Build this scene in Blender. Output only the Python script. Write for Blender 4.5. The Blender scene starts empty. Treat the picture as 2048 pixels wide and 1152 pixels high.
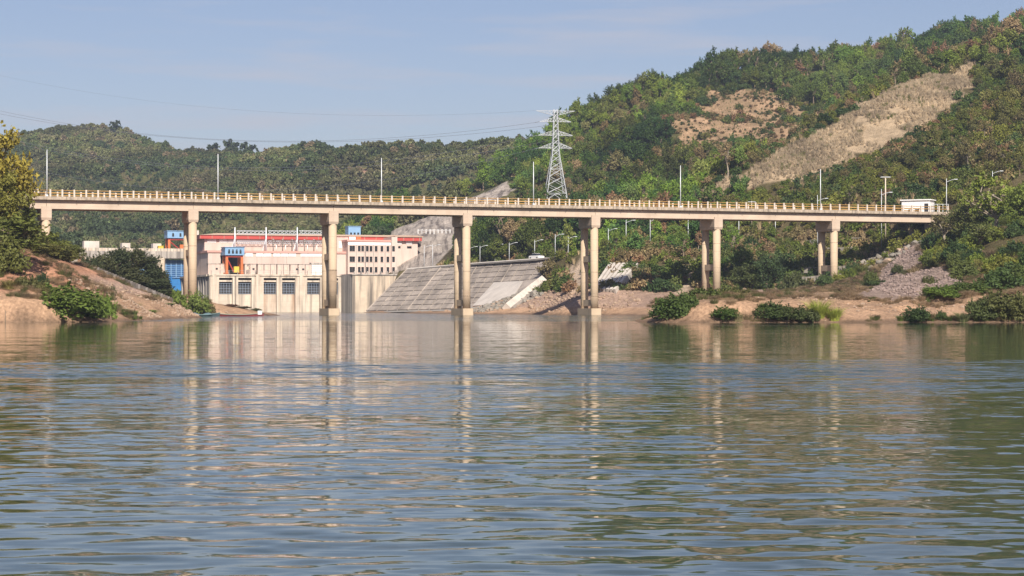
import bpy, bmesh, math, random
import numpy as np
from mathutils import Vector, Matrix

R = math.radians
scene = bpy.context.scene
col = scene.collection

# ------------------------------------------------------------------ camera, sky, sun, exposure
F, CX, HY, EYE = 4000.0, 1024.0, 613.0, 1.6        # photograph: focal length, centre column, horizon row, eye height
cam_d = bpy.data.cameras.new('camera')
cam = bpy.data.objects.new('camera', cam_d); col.objects.link(cam)
cam.location = (0, 0, EYE); cam.rotation_euler = (R(90), 0, 0)
cam_d.sensor_width = 36.0; cam_d.lens = 36.0*F/2048.0
cam_d.shift_y = (HY-576.0)/2048.0
cam_d.clip_start = 0.5; cam_d.clip_end = 9000.0
scene.camera = cam

SUN_AZ, SUN_EL = 11.0, 38.0          # degrees to the right of straight behind the camera, and up
sun_to = Vector((math.sin(R(SUN_AZ))*math.cos(R(SUN_EL)), -math.cos(R(SUN_AZ))*math.cos(R(SUN_EL)), math.sin(R(SUN_EL))))
world = bpy.data.worlds.new('World'); scene.world = world; world.use_nodes = True
wn, wl = world.node_tree.nodes, world.node_tree.links
bg = wn['Background']
sky = wn.new('ShaderNodeTexSky'); sky.sky_type = 'NISHITA'; sky.sun_disc = False
sky.sun_elevation = R(SUN_EL); sky.sun_rotation = math.atan2(sun_to.x, sun_to.y)
sky.altitude = 300; sky.air_density = 1.0; sky.dust_density = 1.2; sky.ozone_density = 2.2
# faint high cirrus
tc = wn.new('ShaderNodeTexCoord'); mp = wn.new('ShaderNodeMapping'); mp.inputs['Scale'].default_value = (3.0, 3.0, 34)
wl.new(tc.outputs['Generated'], mp.inputs['Vector'])
cn = wn.new('ShaderNodeTexNoise'); cn.inputs['Scale'].default_value = 2.4; cn.inputs['Detail'].default_value = 5; cn.inputs['Roughness'].default_value = 0.55
wl.new(mp.outputs[0], cn.inputs['Vector'])
cr = wn.new('ShaderNodeMapRange'); cr.inputs[1].default_value = 0.50; cr.inputs[2].default_value = 0.75; cr.inputs[4].default_value = 0.62
wl.new(cn.outputs['Fac'], cr.inputs[0])
cm = wn.new('ShaderNodeMix'); cm.data_type = 'RGBA'
sg = wn.new('ShaderNodeMix'); sg.data_type = 'RGBA'; sg.blend_type = 'MULTIPLY'; sg.inputs['Factor'].default_value = 1; sg.inputs['B'].default_value = (1.06, .94, 1.0, 1)   # hazy dry-season sky, a little towards lavender
wl.new(sky.outputs[0], sg.inputs['A'])
wl.new(cr.outputs[0], cm.inputs['Factor']); wl.new(sg.outputs['Result'], cm.inputs['A']); cm.inputs['B'].default_value = (6.2, 6.0, 6.6, 1)
wl.new(cm.outputs['Result'], bg.inputs['Color'])
bg.inputs['Strength'].default_value = 0.073

sun_d = bpy.data.lights.new('sun', 'SUN'); sun_d.energy = 5.0; sun_d.angle = R(0.53); sun_d.color = (1.0, 0.93, 0.82)
sun = bpy.data.objects.new('sun', sun_d); col.objects.link(sun); sun.location = (60, -200, 250)
sun.rotation_euler = sun_to.to_track_quat('Z', 'Y').to_euler()

vs = scene.view_settings
vs.view_transform = 'Standard'; vs.look = 'None'; vs.gamma = 1.0; vs.use_curve_mapping = False; vs.exposure = 0.42
scene.render.engine = 'CYCLES'
cy = scene.cycles
cy.use_denoising = True; cy.max_bounces = 6; cy.diffuse_bounces = 2; cy.glossy_bounces = 3; cy.transmission_bounces = 3
cy.transparent_max_bounces = 4; cy.volume_bounces = 0; cy.caustics_reflective = False; cy.caustics_refractive = False

HAZE = 0.00017

# ------------------------------------------------------------------ helpers
rng = np.random.default_rng(11)
random.seed(5)

def P(x, y, Y):
    return ((x-CX)*Y/F, Y, EYE+(HY-y)*Y/F)

def tag(o, label=None, cat=None, group=None, kind=None):
    if label: o['label'] = label
    if cat: o['category'] = cat
    if group: o['group'] = group
    if kind: o['kind'] = kind
    return o

def empty(name, loc=(0, 0, 0), rz=0.0):
    o = bpy.data.objects.new(name, None); col.objects.link(o)
    o.location = loc; o.rotation_euler = (0, 0, rz); o.empty_display_size = 0.5
    return o

def link(name, me, parent=None, mat=None):
    if mat is not None and not me.materials: me.materials.append(mat)
    o = bpy.data.objects.new(name, me); col.objects.link(o)
    if parent: o.parent = parent
    return o

class MB:
    """collects boxes, tubes and prisms; build() links them as one mesh object"""
    def __init__(s): s.v = []; s.f = []; s.sm = []
    def add(s, v, f, smooth=False):
        b = len(s.v); s.v += [tuple(p) for p in v]; s.f += [tuple(i+b for i in q) for q in f]; s.sm += [smooth]*len(f); return s
    def box(s, x0, x1, y0, y1, z0, z1):
        return s.add([(x0,y0,z0),(x1,y0,z0),(x1,y1,z0),(x0,y1,z0),(x0,y0,z1),(x1,y0,z1),(x1,y1,z1),(x0,y1,z1)],
                     [(0,3,2,1),(4,5,6,7),(0,1,5,4),(1,2,6,5),(2,3,7,6),(3,0,4,7)])
    def cbox(s, x0, x1, y0, y1, z0, z1, c=0.05):
        # box with chamfered vertical edges
        p = [(x0+c,y0),(x1-c,y0),(x1,y0+c),(x1,y1-c),(x1-c,y1),(x0+c,y1),(x0,y1-c),(x0,y0+c)]
        return s.prism(p, z0, z1)
    def prism(s, pts, z0, z1):
        n = len(pts)
        return s.add([(x,y,z0) for x,y in pts]+[(x,y,z1) for x,y in pts],
                     [tuple(range(n-1,-1,-1)), tuple(range(n,2*n))]+[(i,(i+1)%n,n+(i+1)%n,n+i) for i in range(n)])
    def tube(s, a, b, r0, r1=None, n=8, caps=True, smooth=True):
        r1 = r0 if r1 is None else r1
        a, b = Vector(a), Vector(b); d = b-a
        if d.length < 1e-6: return s
        d.normalize()
        u = d.cross(Vector((0,0,1)) if abs(d.z) < .9 else Vector((1,0,0))).normalized(); w = d.cross(u)
        vv = []
        for c, r in ((a, r0), (b, r1)):
            vv += [c+(u*math.cos(2*math.pi*i/n)+w*math.sin(2*math.pi*i/n))*r for i in range(n)]
        base = len(s.v)
        s.add(vv, [(i,i+n,(i+1)%n+n,(i+1)%n) for i in range(n)], smooth)
        if caps: s.f += [tuple(base+i for i in range(n)), tuple(base+n+i for i in range(n-1,-1,-1))]; s.sm += [False, False]
        return s
    def bar(s, a, b, w):      # square-section bar
        return s.tube(a, b, w*0.7071, n=4, smooth=False)
    def mesh(s, name):
        me = bpy.data.meshes.new(name); me.from_pydata(s.v, [], s.f)
        me.polygons.foreach_set('use_smooth', s.sm); me.update()
        return me
    def build(s, name, mat, parent=None):
        return link(name, s.mesh(name), parent, mat)

# ------------------------------------------------------------------ materials
def newmat(name):
    m = bpy.data.materials.new(name); m.use_nodes = True
    nt = m.node_tree; return m, nt.nodes, nt.links, nt.nodes['Principled BSDF']

def surf(name, c, rough=0.75, var=0.18, scale=0.6, streak=0.0, streak_c=(0.05,0.045,0.04), bump=0.15, metal=0.0, course=0.0, streak_s=(1.3,1.3,0.05), rust=0.0, lo=.5, hi=.72):
    """weathered surface: mottled base colour, optional run-off streaks down the face, optional casting courses"""
    m, N, L, b = newmat(name)
    tc = N.new('ShaderNodeTexCoord')
    n1 = N.new('ShaderNodeTexNoise'); n1.inputs['Scale'].default_value = scale; n1.inputs['Detail'].default_value = 8; n1.inputs['Roughness'].default_value = .65
    L.new(tc.outputs['Object'], n1.inputs['Vector'])
    mr = N.new('ShaderNodeMapRange'); mr.inputs[1].default_value = .3; mr.inputs[2].default_value = .7
    mr.inputs[3].default_value = 1-var; mr.inputs[4].default_value = 1+var*.6
    L.new(n1.outputs['Fac'], mr.inputs[0])
    mx = N.new('ShaderNodeMix'); mx.data_type = 'RGBA'; mx.blend_type = 'MULTIPLY'; mx.inputs['Factor'].default_value = 1
    mx.inputs['A'].default_value = (*c, 1); L.new(mr.outputs[0], mx.inputs['B'])
    out = mx.outputs['Result']
    def over(fac, colour):
        nonlocal out
        k = N.new('ShaderNodeMix'); k.data_type = 'RGBA'; L.new(fac, k.inputs['Factor']); L.new(out, k.inputs['A']); k.inputs['B'].default_value = (*colour, 1)
        out = k.outputs['Result']
    def streaks(amount, colour, sc, lo, hi, off):
        mp = N.new('ShaderNodeMapping'); mp.inputs['Scale'].default_value = sc; mp.inputs['Location'].default_value = (off, off*2, off*.3)
        L.new(tc.outputs['Object'], mp.inputs['Vector'])
        n2 = N.new('ShaderNodeTexNoise'); n2.inputs['Scale'].default_value = 1.0; n2.inputs['Detail'].default_value = 5; n2.inputs['Roughness'].default_value = .6
        L.new(mp.outputs[0], n2.inputs['Vector'])
        r = N.new('ShaderNodeMapRange'); r.inputs[1].default_value = lo; r.inputs[2].default_value = hi; r.inputs[4].default_value = amount
        L.new(n2.outputs['Fac'], r.inputs[0]); over(r.outputs[0], colour)
    if streak: streaks(streak, streak_c, streak_s, lo, hi, 3.0)
    if rust: streaks(rust, (0.33,0.15,0.06), (.32,.32,.03), .55, .7, 17.0)
    if course:
        sx = N.new('ShaderNodeSeparateXYZ'); L.new(tc.outputs['Object'], sx.inputs[0])
        md = N.new('ShaderNodeMath'); md.operation = 'FRACT'; dv = N.new('ShaderNodeMath'); dv.operation = 'DIVIDE'; dv.inputs[1].default_value = course
        L.new(sx.outputs['Z'], dv.inputs[0]); L.new(dv.outputs[0], md.inputs[0])
        lt = N.new('ShaderNodeMath'); lt.operation = 'LESS_THAN'; lt.inputs[1].default_value = .035; L.new(md.outputs[0], lt.inputs[0])
        ml = N.new('ShaderNodeMath'); ml.operation = 'MULTIPLY'; ml.inputs[1].default_value = .45; L.new(lt.outputs[0], ml.inputs[0])
        over(ml.outputs[0], tuple(v*.55 for v in c))
    L.new(out, b.inputs['Base Color']); b.inputs['Roughness'].default_value = rough; b.inputs['Metallic'].default_value = metal
    if bump:
        bp = N.new('ShaderNodeBump'); bp.inputs['Strength'].default_value = bump; bp.inputs['Distance'].default_value = .05
        n3 = N.new('ShaderNodeTexNoise'); n3.inputs['Scale'].default_value = 6; n3.inputs['Detail'].default_value = 6; L.new(tc.outputs['Object'], n3.inputs['Vector'])
        L.new(n3.outputs['Fac'], bp.inputs['Height']); L.new(bp.outputs[0], b.inputs['Normal'])
    return m

def leafmat(name, trans=0.3, var=0.45, vscale=0.55):
    """foliage: the tint of each plant, mottled leaf by leaf, with light passing through the leaves"""
    m, N, L, b = newmat(name)
    at = N.new('ShaderNodeAttribute'); at.attribute_type = 'INSTANCER'; at.attribute_name = 'tint'
    tc = N.new('ShaderNodeTexCoord')
    n1 = N.new('ShaderNodeTexNoise'); n1.inputs['Scale'].default_value = vscale; n1.inputs['Detail'].default_value = 4
    L.new(tc.outputs['Object'], n1.inputs['Vector'])
    lf = N.new('ShaderNodeAttribute'); lf.attribute_name = 'leaf'
    ad = N.new('ShaderNodeMath'); ad.operation = 'MULTIPLY_ADD'; ad.inputs[1].default_value = .5; L.new(lf.outputs['Fac'], ad.inputs[0])
    hf = N.new('ShaderNodeMath'); hf.operation = 'MULTIPLY'; hf.inputs[1].default_value = .75; L.new(n1.outputs['Fac'], hf.inputs[0]); L.new(hf.outputs[0], ad.inputs[2])
    mr = N.new('ShaderNodeMapRange'); mr.inputs[1].default_value = .3; mr.inputs[2].default_value = .95; mr.inputs[3].default_value = 1-var; mr.inputs[4].default_value = 1+var
    L.new(ad.outputs[0], mr.inputs[0])
    mx = N.new('ShaderNodeMix'); mx.data_type = 'RGBA'; mx.blend_type = 'MULTIPLY'; mx.inputs['Factor'].default_value = 1
    L.new(at.outputs['Color'], mx.inputs['A']); L.new(mr.outputs[0], mx.inputs['B'])
    c = mx.outputs['Result']
    L.new(c, b.inputs['Base Color']); b.inputs['Roughness'].default_value = .55
    b.inputs['Specular IOR Level'].default_value = .25
    tr = N.new('ShaderNodeBsdfTranslucent'); L.new(c, tr.inputs['Color'])
    ms = N.new('ShaderNodeMixShader'); ms.inputs[0].default_value = trans
    L.new(b.outputs[0], ms.inputs[1]); L.new(tr.outputs[0], ms.inputs[2])
    L.new(ms.outputs[0], N['Material Output'].inputs['Surface'])
    return m

M = {}
M['deck'] = surf('deck_concrete', (.46,.37,.28), .85, .25, .5, streak=.65, lo=.45, hi=.65, streak_s=(1.6,1.6,.5), streak_c=(.10,.085,.07))
M['girder'] = surf('girder_concrete', (.58,.455,.35), .85, .2, .22, streak=.3, lo=.45, hi=.7, rust=.16, streak_s=(.15,.15,1.5), streak_c=(.3,.25,.2))
M['pier'] = surf('pier_concrete', (.55,.42,.29), .85, .14, .35, streak=.3, streak_s=(.8,.8,.12), streak_c=(.22,.16,.10), course=2.0)
M['pier_wet'] = surf('pier_stained_concrete', (.33,.24,.16), .85, .25, .5, streak=.4, streak_s=(.9,.9,.12), streak_c=(.12,.09,.06), course=2.0)
M['post'] = surf('white_post_paint', (.64,.55,.47), .6, .2, 1.5)
M['rail'] = surf('yellow_rail_paint', (.47,.27,.08), .5, .2, 1.0)
M['lampgrey'] = surf('galvanised_pole', (.70,.72,.74), .45, .08, .5, metal=.15)
M['dark'] = surf('dark_metal', (.03,.03,.035), .5, .1, 1)
M['phwall'] = surf('pink_render', (.63,.495,.425), .85, .10, .12, streak=.5, lo=.47, hi=.68, streak_s=(.55,.55,.05), streak_c=(.36,.27,.22))
M['phpale'] = surf('pale_concrete', (.66,.55,.44), .85, .18, .3, streak=.6, lo=.48, hi=.66, streak_s=(.9,.9,.06), streak_c=(.17,.14,.11), rust=.5, course=1.5)
M['phstreak'] = surf('streaked_concrete', (.62,.50,.38), .85, .2, .3, streak=.9, lo=.44, hi=.6, streak_s=(.75,.75,.035), streak_c=(.13,.11,.095))
M['phgrey'] = surf('grey_concrete', (.46,.41,.36), .85, .2, .3, streak=.8, lo=.44, hi=.6, streak_s=(.9,.9,.03), streak_c=(.15,.13,.12))
M['band'] = surf('salmon_cornice', (.62,.33,.27), .7, .08, .4)
M['red'] = surf('red_fascia_sheet', (.48,.065,.05), .55, .1, .3)
M['roofcap'] = surf('tan_roof_edge', (.42,.30,.22), .6, .1, .4)
M['white'] = surf('white_louvre', (.85,.83,.80), .6, .06, .5)
M['blue'] = surf('blue_sheet', (.22,.38,.58), .5, .1, .5)
M['bluegate'] = surf('blue_gate_paint', (.03,.20,.52), .45, .2, .4)
M['rack'] = surf('grey_blue_rack', (.24,.28,.35), .5, .15, .5)
M['orange'] = surf('orange_steel', (.58,.16,.045), .5, .1, .5)
M['yellow'] = surf('yellow_steel', (.72,.50,.06), .5, .1, .5)
M['steel'] = surf('white_steel', (.72,.74,.76), .45, .08, .3, metal=.1)
M['glass'] = surf('dark_window_glass', (.03,.032,.035), .12, .1, 1, bump=0)
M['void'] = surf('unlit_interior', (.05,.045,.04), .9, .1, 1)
M['bark'] = surf('bark', (.20,.15,.10), .9, .3, 2.0, bump=.4)
M['palebark'] = surf('pale_bark', (.29,.24,.18), .9, .25, 2.0, bump=.4)
M['rock'] = surf('riprap_rock', (.27,.24,.20), .9, .35, .5, bump=.4)
M['rockbuff'] = surf('buff_rock', (.38,.27,.19), .9, .3, .5, bump=.4)
M['gravel'] = surf('pink_gravel', (.29,.215,.185), .95, .35, .8, bump=.4)
M['slab'] = surf('weathered_slab', (.37,.31,.26), .9, .45, .16, streak=.6, streak_s=(.45,.45,.10), streak_c=(.11,.095,.085))
M['slabpale'] = surf('pale_slab', (.62,.55,.48), .9, .2, .3, streak=.3, streak_s=(.6,.6,.12), streak_c=(.3,.26,.22))
M['asphalt'] = surf('road_concrete', (.30,.27,.24), .9, .2, .3)
M['leaf'] = leafmat('leaf')
M['leaf_dry'] = leafmat('dry_leaf', .15, .3, .8)
M['pylon'] = surf('galvanised_lattice', (.64,.66,.68), .5, .08, .3, metal=.1)
M['wire'] = surf('wire', (.16,.17,.20), .5, .05, 1, bump=0)
# ------------------------------------------------------------------ terrain
def _hash(ix, iy, seed):
    h = (ix.astype(np.int64)*374761393 + iy.astype(np.int64)*668265263 + seed*1442695041) & 0x7fffffff
    h = ((h ^ (h >> 13))*1274126177) & 0x7fffffff
    return ((h ^ (h >> 16)) & 0xffff)/65535.0
def vnoise(x, y, seed=0):
    x = np.asarray(x, float); y = np.asarray(y, float)
    ix = np.floor(x); iy = np.floor(y); fx = x-ix; fy = y-iy
    fx = fx*fx*(3-2*fx); fy = fy*fy*(3-2*fy)
    a = _hash(ix, iy, seed); b = _hash(ix+1, iy, seed); c = _hash(ix, iy+1, seed); d = _hash(ix+1, iy+1, seed)
    return (a+(b-a)*fx)*(1-fy)+(c+(d-c)*fx)*fy
def fbm(x, y, scale, octv=4, seed=0):
    s = 0; a = .5; t = 0
    for k in range(octv):
        s = s+a*vnoise(np.asarray(x)/scale*2**k+31.7*k, np.asarray(y)/scale*2**k-17.3*k, seed+k); t += a; a *= .5
    return s/t*2-1
def sstep(a, b, x):
    t = np.clip((np.asarray(x)-a)/(b-a), 0, 1); return t*t*(3-2*t)

BR_TH = R(19.0); BR_O = (P(92, 0, 340)[0], 340.0); BR_L = 25.0    # bridge: first pier, direction, span
def br(s, n):     # bridge coordinates -> world x, y
    return (BR_O[0]+s*math.cos(BR_TH)-n*math.sin(BR_TH), BR_O[1]+s*math.sin(BR_TH)+n*math.cos(BR_TH))

ctl = []
def W(*pts): ctl.extend(pts)
def V(v, *pts):          # measured rows carry the vegetation's height v on top of the ground
    for x, y, Y in pts:
        X, _, Z = P(x, y, Y); ctl.append((X, Y, Z-v))
# left bank: shore line, river bed, terrace, crest
W((-95,193,0),(-75,197,0),(-60,199,0),(-52,201,0),(-45,203,0),(-42,208,0),(-44,225,0),(-46.5,258,0),(-50.5,300,0),(-53,326,0),(-49,342,0),(-44,350,.2),(-43,362,.2),(-48,374,0),(-57,388,0),(-66,410,0),(-78,440,0),(-90,470,0),(-105,510,0))
W((-95,180,-2.5),(-60,188,-2.5),(-40,195,-2.5),(-34,220,-2.5),(-36,260,-2.5),(-38,300,-2.5),(-45,322,-1.5),(-36,340,-2.5),(-33,370,-2.5),(-45,400,-2.5),(-60,430,-2.5),(-80,480,-2.5),(-60,500,-2.5))
W((-50,205,2.5),(-57,204,2.7),(-46,208,1.6),(-66,204,3),(-80,204,4),(-48,222,1.6),(-52,215,3.0),(-60,213,3.8))
V(0,(60,560,226),(130,575,226),(200,600,232),(60,507,245),(20,512,236),(130,522,268),(185,541,288),(230,562,300),(300,589,315),(340,603,326),(250,600,262),(330,618,300))
W((-75,250,10.5),(-80,285,11.5),(-78,320,10.5),(-70,300,8.3),(-66,335,5.5),(-54,345,2.2),(-60,365,2.5),(-72,372,5.5),(-90,345,19),(-84,335,14),(-110,340,22),(-100,260,14),(-140,300,24),(-92,400,14),(-105,450,16),(-125,520,20),(-150,420,26),(-130,220,10),(-180,250,18))
# right bank: spit, shore, gentle rise to the piers
W((13.5,204,0),(16,201,0),(22,199.5,0),(35,199,0),(51,199,0),(70,199,0),(95,200,0),(130,200,0),(14,214,0),(18,238,0),(21,270,0),(24,310,0),(25,345,0),(21,366,0),(13,384,0),(4,402,0),(-10,425,0),(-24,460,0),(-34,500,0),(-39,525,0))
W((5,200,-2.5),(20,190,-2.5),(50,188,-2.5),(90,188,-2.5),(5,230,-2.5),(10,280,-2.5),(13,330,-2.5),(8,365,-2.5),(-8,395,-2.5),(-28,430,-2.5),(-44,480,-2.5),(-50,520,-2.5),(-20,340,-3),(-20,250,-3),(-15,150,-3),(60,150,-3),(-60,150,-3))
V(0,(1440,606,206),(1500,603,208),(1600,596,222),(1700,597,222),(1800,606,212),(1760,630,204),(1400,625,203),(1560,620,205),(1900,604,215),(1990,600,214))
W((20,225,1.8),(30,240,2.8),(45,250,3.1),(58,245,3.2),(30,300,2.8),(45,310,3.4),(34,350,3.2),(40,380,3.9),(50,370,4.0),(62,388,4.4),(58,340,4.2))
# right slope beside the bridge end
V(0,(1850,505,352),(1800,560,340),(1900,562,300),(1830,482,388),(1700,540,398),(1640,520,412),(1560,502,428),(1740,500,412))
W((76,330,11.5),(80,300,11.5),(66,250,4.2),(75,235,4.6),(90,230,7),(95,270,13),(92,320,16),(86,350,15.5),(110,330,19),(84,397,17),(80,391,13),(85,391,15),(80,397,14.5),(95,385,18.5),(105,390,21),(120,300,20),(150,300,30),(150,230,18))
# slope below the access road, toe of the revetment
V(0,(1300,560,402),(1240,532,412),(1300,503,432),(1200,523,440),(1190,592,388),(1400,562,397),(1500,532,405),(1450,590,382),(1260,600,383),(1110,600,412),(1060,580,432))
W((-15,500,.9),(-5,472,1.4),(-26,520,.8),(0,450,1.4),(-12,455,.6))
# flat foot of the powerhouse and behind the dam
W((-60,560,-3),(-80,560,-3),(-100,560,-3),(-120,580,-3),(-45,560,-2.5),(-60,600,5),(-90,610,4),(-130,620,10),(-70,660,12),(-110,680,16),(-160,640,22))
# shotcrete cut and pylon hill
V(0,(770,478,640),(825,436,660),(925,402,660),(1020,370,650),(905,498,585),(832,542,572),(870,466,612),(800,500,600),(940,440,620))
V(2,(1050,470,520),(1000,440,560),(1200,440,545),(1200,400,585),(1300,440,505),(1110,420,590),(1110,394,622),(1140,394,625),(1085,396,618),(1300,390,560))
V(5,(1200,300,670),(1250,172,735),(1050,285,730),(1300,152,760),(1400,135,785),(1450,108,800),(1520,112,812),(1900,50,850),(2000,33,800),(2100,20,780))
V(11,(1140,250,700),(1200,228,715))
V(14,(1565,130,825),(1600,138,850),(1650,130,870),(1700,110,880),(1750,100,885))
V(9,(1800,86,880))
W((60,900,80),(110,960,85),(160,980,90),(220,900,100),(260,800,100),(10,820,56),(30,900,62))
V(0,(1350,250,672),(1550,240,690),(1450,190,742),(1600,282,625),(1400,285,650),(1500,265,650),(1660,225,720))
V(4,(1400,320,610),(1300,330,610),(1300,250,670))
V(0,(1440,372,480),(1500,332,490),(1600,277,510),(1700,222,530),(1800,167,555),(1900,122,575))
V(5,(2000,62,605),(2100,30,620),(2200,10,640))
W((66,555,33),(82,566,40),(102,592,49),(124,612,60),(150,640,72),(180,690,84))
V(3,(1700,300,482),(1800,255,492),(1700,380,442),(1900,290,455),(2000,200,495),(2000,350,412),(1900,400,408),(2060,300,432),(1600,380,458),(1500,400,462),(1400,412,472),(2060,430,345),(1980,445,362),(1960,130,560))
W((170,450,60),(200,550,80),(160,380,42),(200,350,45))
# far hills
V(6,(600,292,1050),(740,284,1050),(850,285,1040),(960,291,1020),(1010,292,950),(550,300,1080))
V(4,(600,470,780),(700,460,780),(850,430,765),(950,385,760),(700,370,920),(850,360,920),(550,400,900))
V(7,(230,250,1300),(160,252,1300),(100,264,1300),(40,280,1310),(-60,300,1310),(290,269,1290))
V(12,(350,288,1280),(400,292,1275),(450,293,1270),(510,298,1260),(560,305,1250))
V(4,(230,380,1020),(100,450,850),(300,470,800),(420,440,850),(400,370,1000),(60,380,1000),(200,490,720),(-100,380,1000))
W((-260,1500,70),(-100,1350,60),(-60,1250,50),(0,1150,50),(-350,1400,80),(60,1100,60),(-420,1200,80),(-420,900,50),(-400,700,40),(-300,560,34),(-300,420,34),(300,1200,80),(380,900,100),(360,600,90),(330,400,60))

C = np.array(ctl, float); SC = 100.0
def _U(d2): return .5*d2*np.log(d2+1e-9)
cp = C[:, :2]/SC; n_c = len(cp)
A = np.zeros((n_c+3, n_c+3))
A[:n_c, :n_c] = _U(((cp[:, None]-cp[None])**2).sum(2)) + np.eye(n_c)*2e-4
A[:n_c, n_c] = 1; A[:n_c, n_c+1:] = cp; A[n_c, :n_c] = 1; A[n_c+1:, :n_c] = cp.T
sol = np.linalg.solve(A, np.r_[C[:, 2], 0, 0, 0])
def tps(x, y):
    x = np.asarray(x, float).ravel()/SC; y = np.asarray(y, float).ravel()/SC
    out = np.empty(len(x))
    for i in range(0, len(x), 20000):
        a, b = x[i:i+20000], y[i:i+20000]
        d2 = (a[:, None]-cp[None, :, 0])**2+(b[:, None]-cp[None, :, 1])**2
        out[i:i+20000] = _U(d2)@sol[:n_c]+sol[n_c]+sol[n_c+1]*a+sol[n_c+2]*b
    return out

road_main = [(93,402,20.4), (97,405,20.7), (108,412,22.6), (130,424,26.5), (170,440,33)]
road_acc = [(92,403,20.4), (84,416,19.3), (74,430,18), (57,441,16.6), (41,452,15.9), (30,460,15.2), (19,470,14.2), (8,486,13.1), (-12,523,12.5), (-27,549,11.7)]
def polydist(x, y, pl):
    best = np.full(x.shape, 1e9); bz = np.zeros(x.shape)
    for (x0,y0,z0),(x1,y1,z1) in zip(pl, pl[1:]):
        dx, dy = x1-x0, y1-y0
        t = np.clip(((x-x0)*dx+(y-y0)*dy)/(dx*dx+dy*dy), 0, 1)
        d = np.hypot(x-x0-t*dx, y-y0-t*dy); k = d < best
        best = np.where(k, d, best); bz = np.where(k, z0+t*(z1-z0), bz)
    return best, bz
def inzone(x, y, poly, r=3.6):       # ragged outline
    return inpoly(x+fbm(x, y, 7, 3, 601)*r*1.6, y+fbm(x, y, 7, 3, 611)*r*2.6, poly)
def inpoly(x, y, poly):
    r = np.zeros(x.shape, bool); n = len(poly); j = n-1
    for i in range(n):
        xi, yi = poly[i]; xj, yj = poly[j]
        r ^= ((yi > y) != (yj > y)) & (x < (xj-xi)*(y-yi)/((yj-yi) if yj != yi else 1e-9)+xi)
        j = i
    return r
# revetment plane: toe line and top line (plan), used for the slabs and to keep the ground under them
REV = [((-38.5,531),(-28.6,546.5)), ((-15,497),(-8.5,513.5)), ((2.5,466),(9.5,480.5))]
rev_poly = [REV[0][0], REV[1][0], REV[2][0], REV[2][1], REV[1][1], REV[0][1]]

def height(x, y):
    x = np.asarray(x, float); y = np.asarray(y, float); sh = x.shape
    x = x.ravel(); y = y.ravel()
    z = tps(x, y)
    far = sstep(430, 620, y)
    land = sstep(-.3, 2.5, z)
    z = z+land*(fbm(x, y, 9, 4, 3)*(.55+1.3*far)+fbm(x, y, 45, 3, 9)*(.4+4.5*far*sstep(15, 40, z)))
    z = z+land*(1-far)*fbm(x, y, 2.2, 3, 21)*.22
    er = np.abs(fbm(x*1.0, y*.55, 5.5, 3, 83)); z = z-land*sstep(2.0, 3.5, z)*(1-sstep(330, 400, y))*(.9*(1-er*2.2).clip(0, 1)**2)*np.where(x < -36, 1.0, .75)
    z = z+sstep(.6, 1.6, z)*sstep(5.5, 4, z)*((x > 10) & (y < 300))*(fbm(x, y, 6.5, 3, 87)*.8+.1-.9*(1-np.abs(fbm(x, y*.7, 4.0, 3, 89))*3).clip(0, 1)**2)
    # cut sand banks along the water: the edge stands up as a small bluff
    bl = np.maximum(sstep(-44, -48, x)*sstep(216, 210, y), sstep(15, 20, x)*sstep(36, 30, x)*sstep(218, 208, y)*.8)
    bl = bl*sstep(-.4, .2, fbm(x, y, 5, 2, 77)+.35)
    zb = np.where(z > .12, np.minimum(z+1.5*sstep(.12, .55, z), np.maximum(z, 2.5+fbm(x, y, 3, 2, 5)*.4)), z)
    z = z+(zb-z)*bl
    for pl, wd in ((road_main, 4.4), (road_acc, 3.6)):
        d, rz = polydist(x, y, pl)
        w = sstep(wd+4.5, wd, d); z = z+(rz-.12-z)*w
    k = inpoly(x, y, rev_poly); z = np.where(k, np.minimum(z, 0.3), z)
    # keep the channel open in front of the powerhouse and under the buildings
    bx = (x+84.7)*math.cos(BR_TH)+(y-560)*math.sin(BR_TH); bn = -(x+84.7)*math.sin(BR_TH)+(y-560)*math.cos(BR_TH)
    k = (bx > -62) & (bx < 46) & (bn > -14) & (bn < 32); z = np.where(k, np.minimum(z, -2.0), z)
    return z.reshape(sh)
def gz(x, y): return float(height(np.array([x]), np.array([y]))[0])

def ground_at(x, y, y0=190, y1=1600):
    """where the line of sight of a measured spot meets the ground"""
    Y = np.geomspace(y0, y1, 700)
    zr = EYE+(HY-y)*Y/F; X = (x-CX)*Y/F
    h = height(X, Y); k = np.nonzero(h >= zr)[0]
    if not len(k): return None
    i = k[0]
    if i == 0: return X[0], Y[0], h[0]
    a = (zr[i-1]-h[i-1]); b = (h[i]-zr[i]); t = a/(a+b+1e-9)
    Yh = Y[i-1]+t*(Y[i]-Y[i-1]); return (x-CX)*Yh/F, Yh, gz((x-CX)*Yh/F, Yh)
def plan(poly, **k):
    out = []
    for x, y in poly:
        g = ground_at(x, y, **k)
        if g: out.append(g[:2])
    return out

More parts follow.
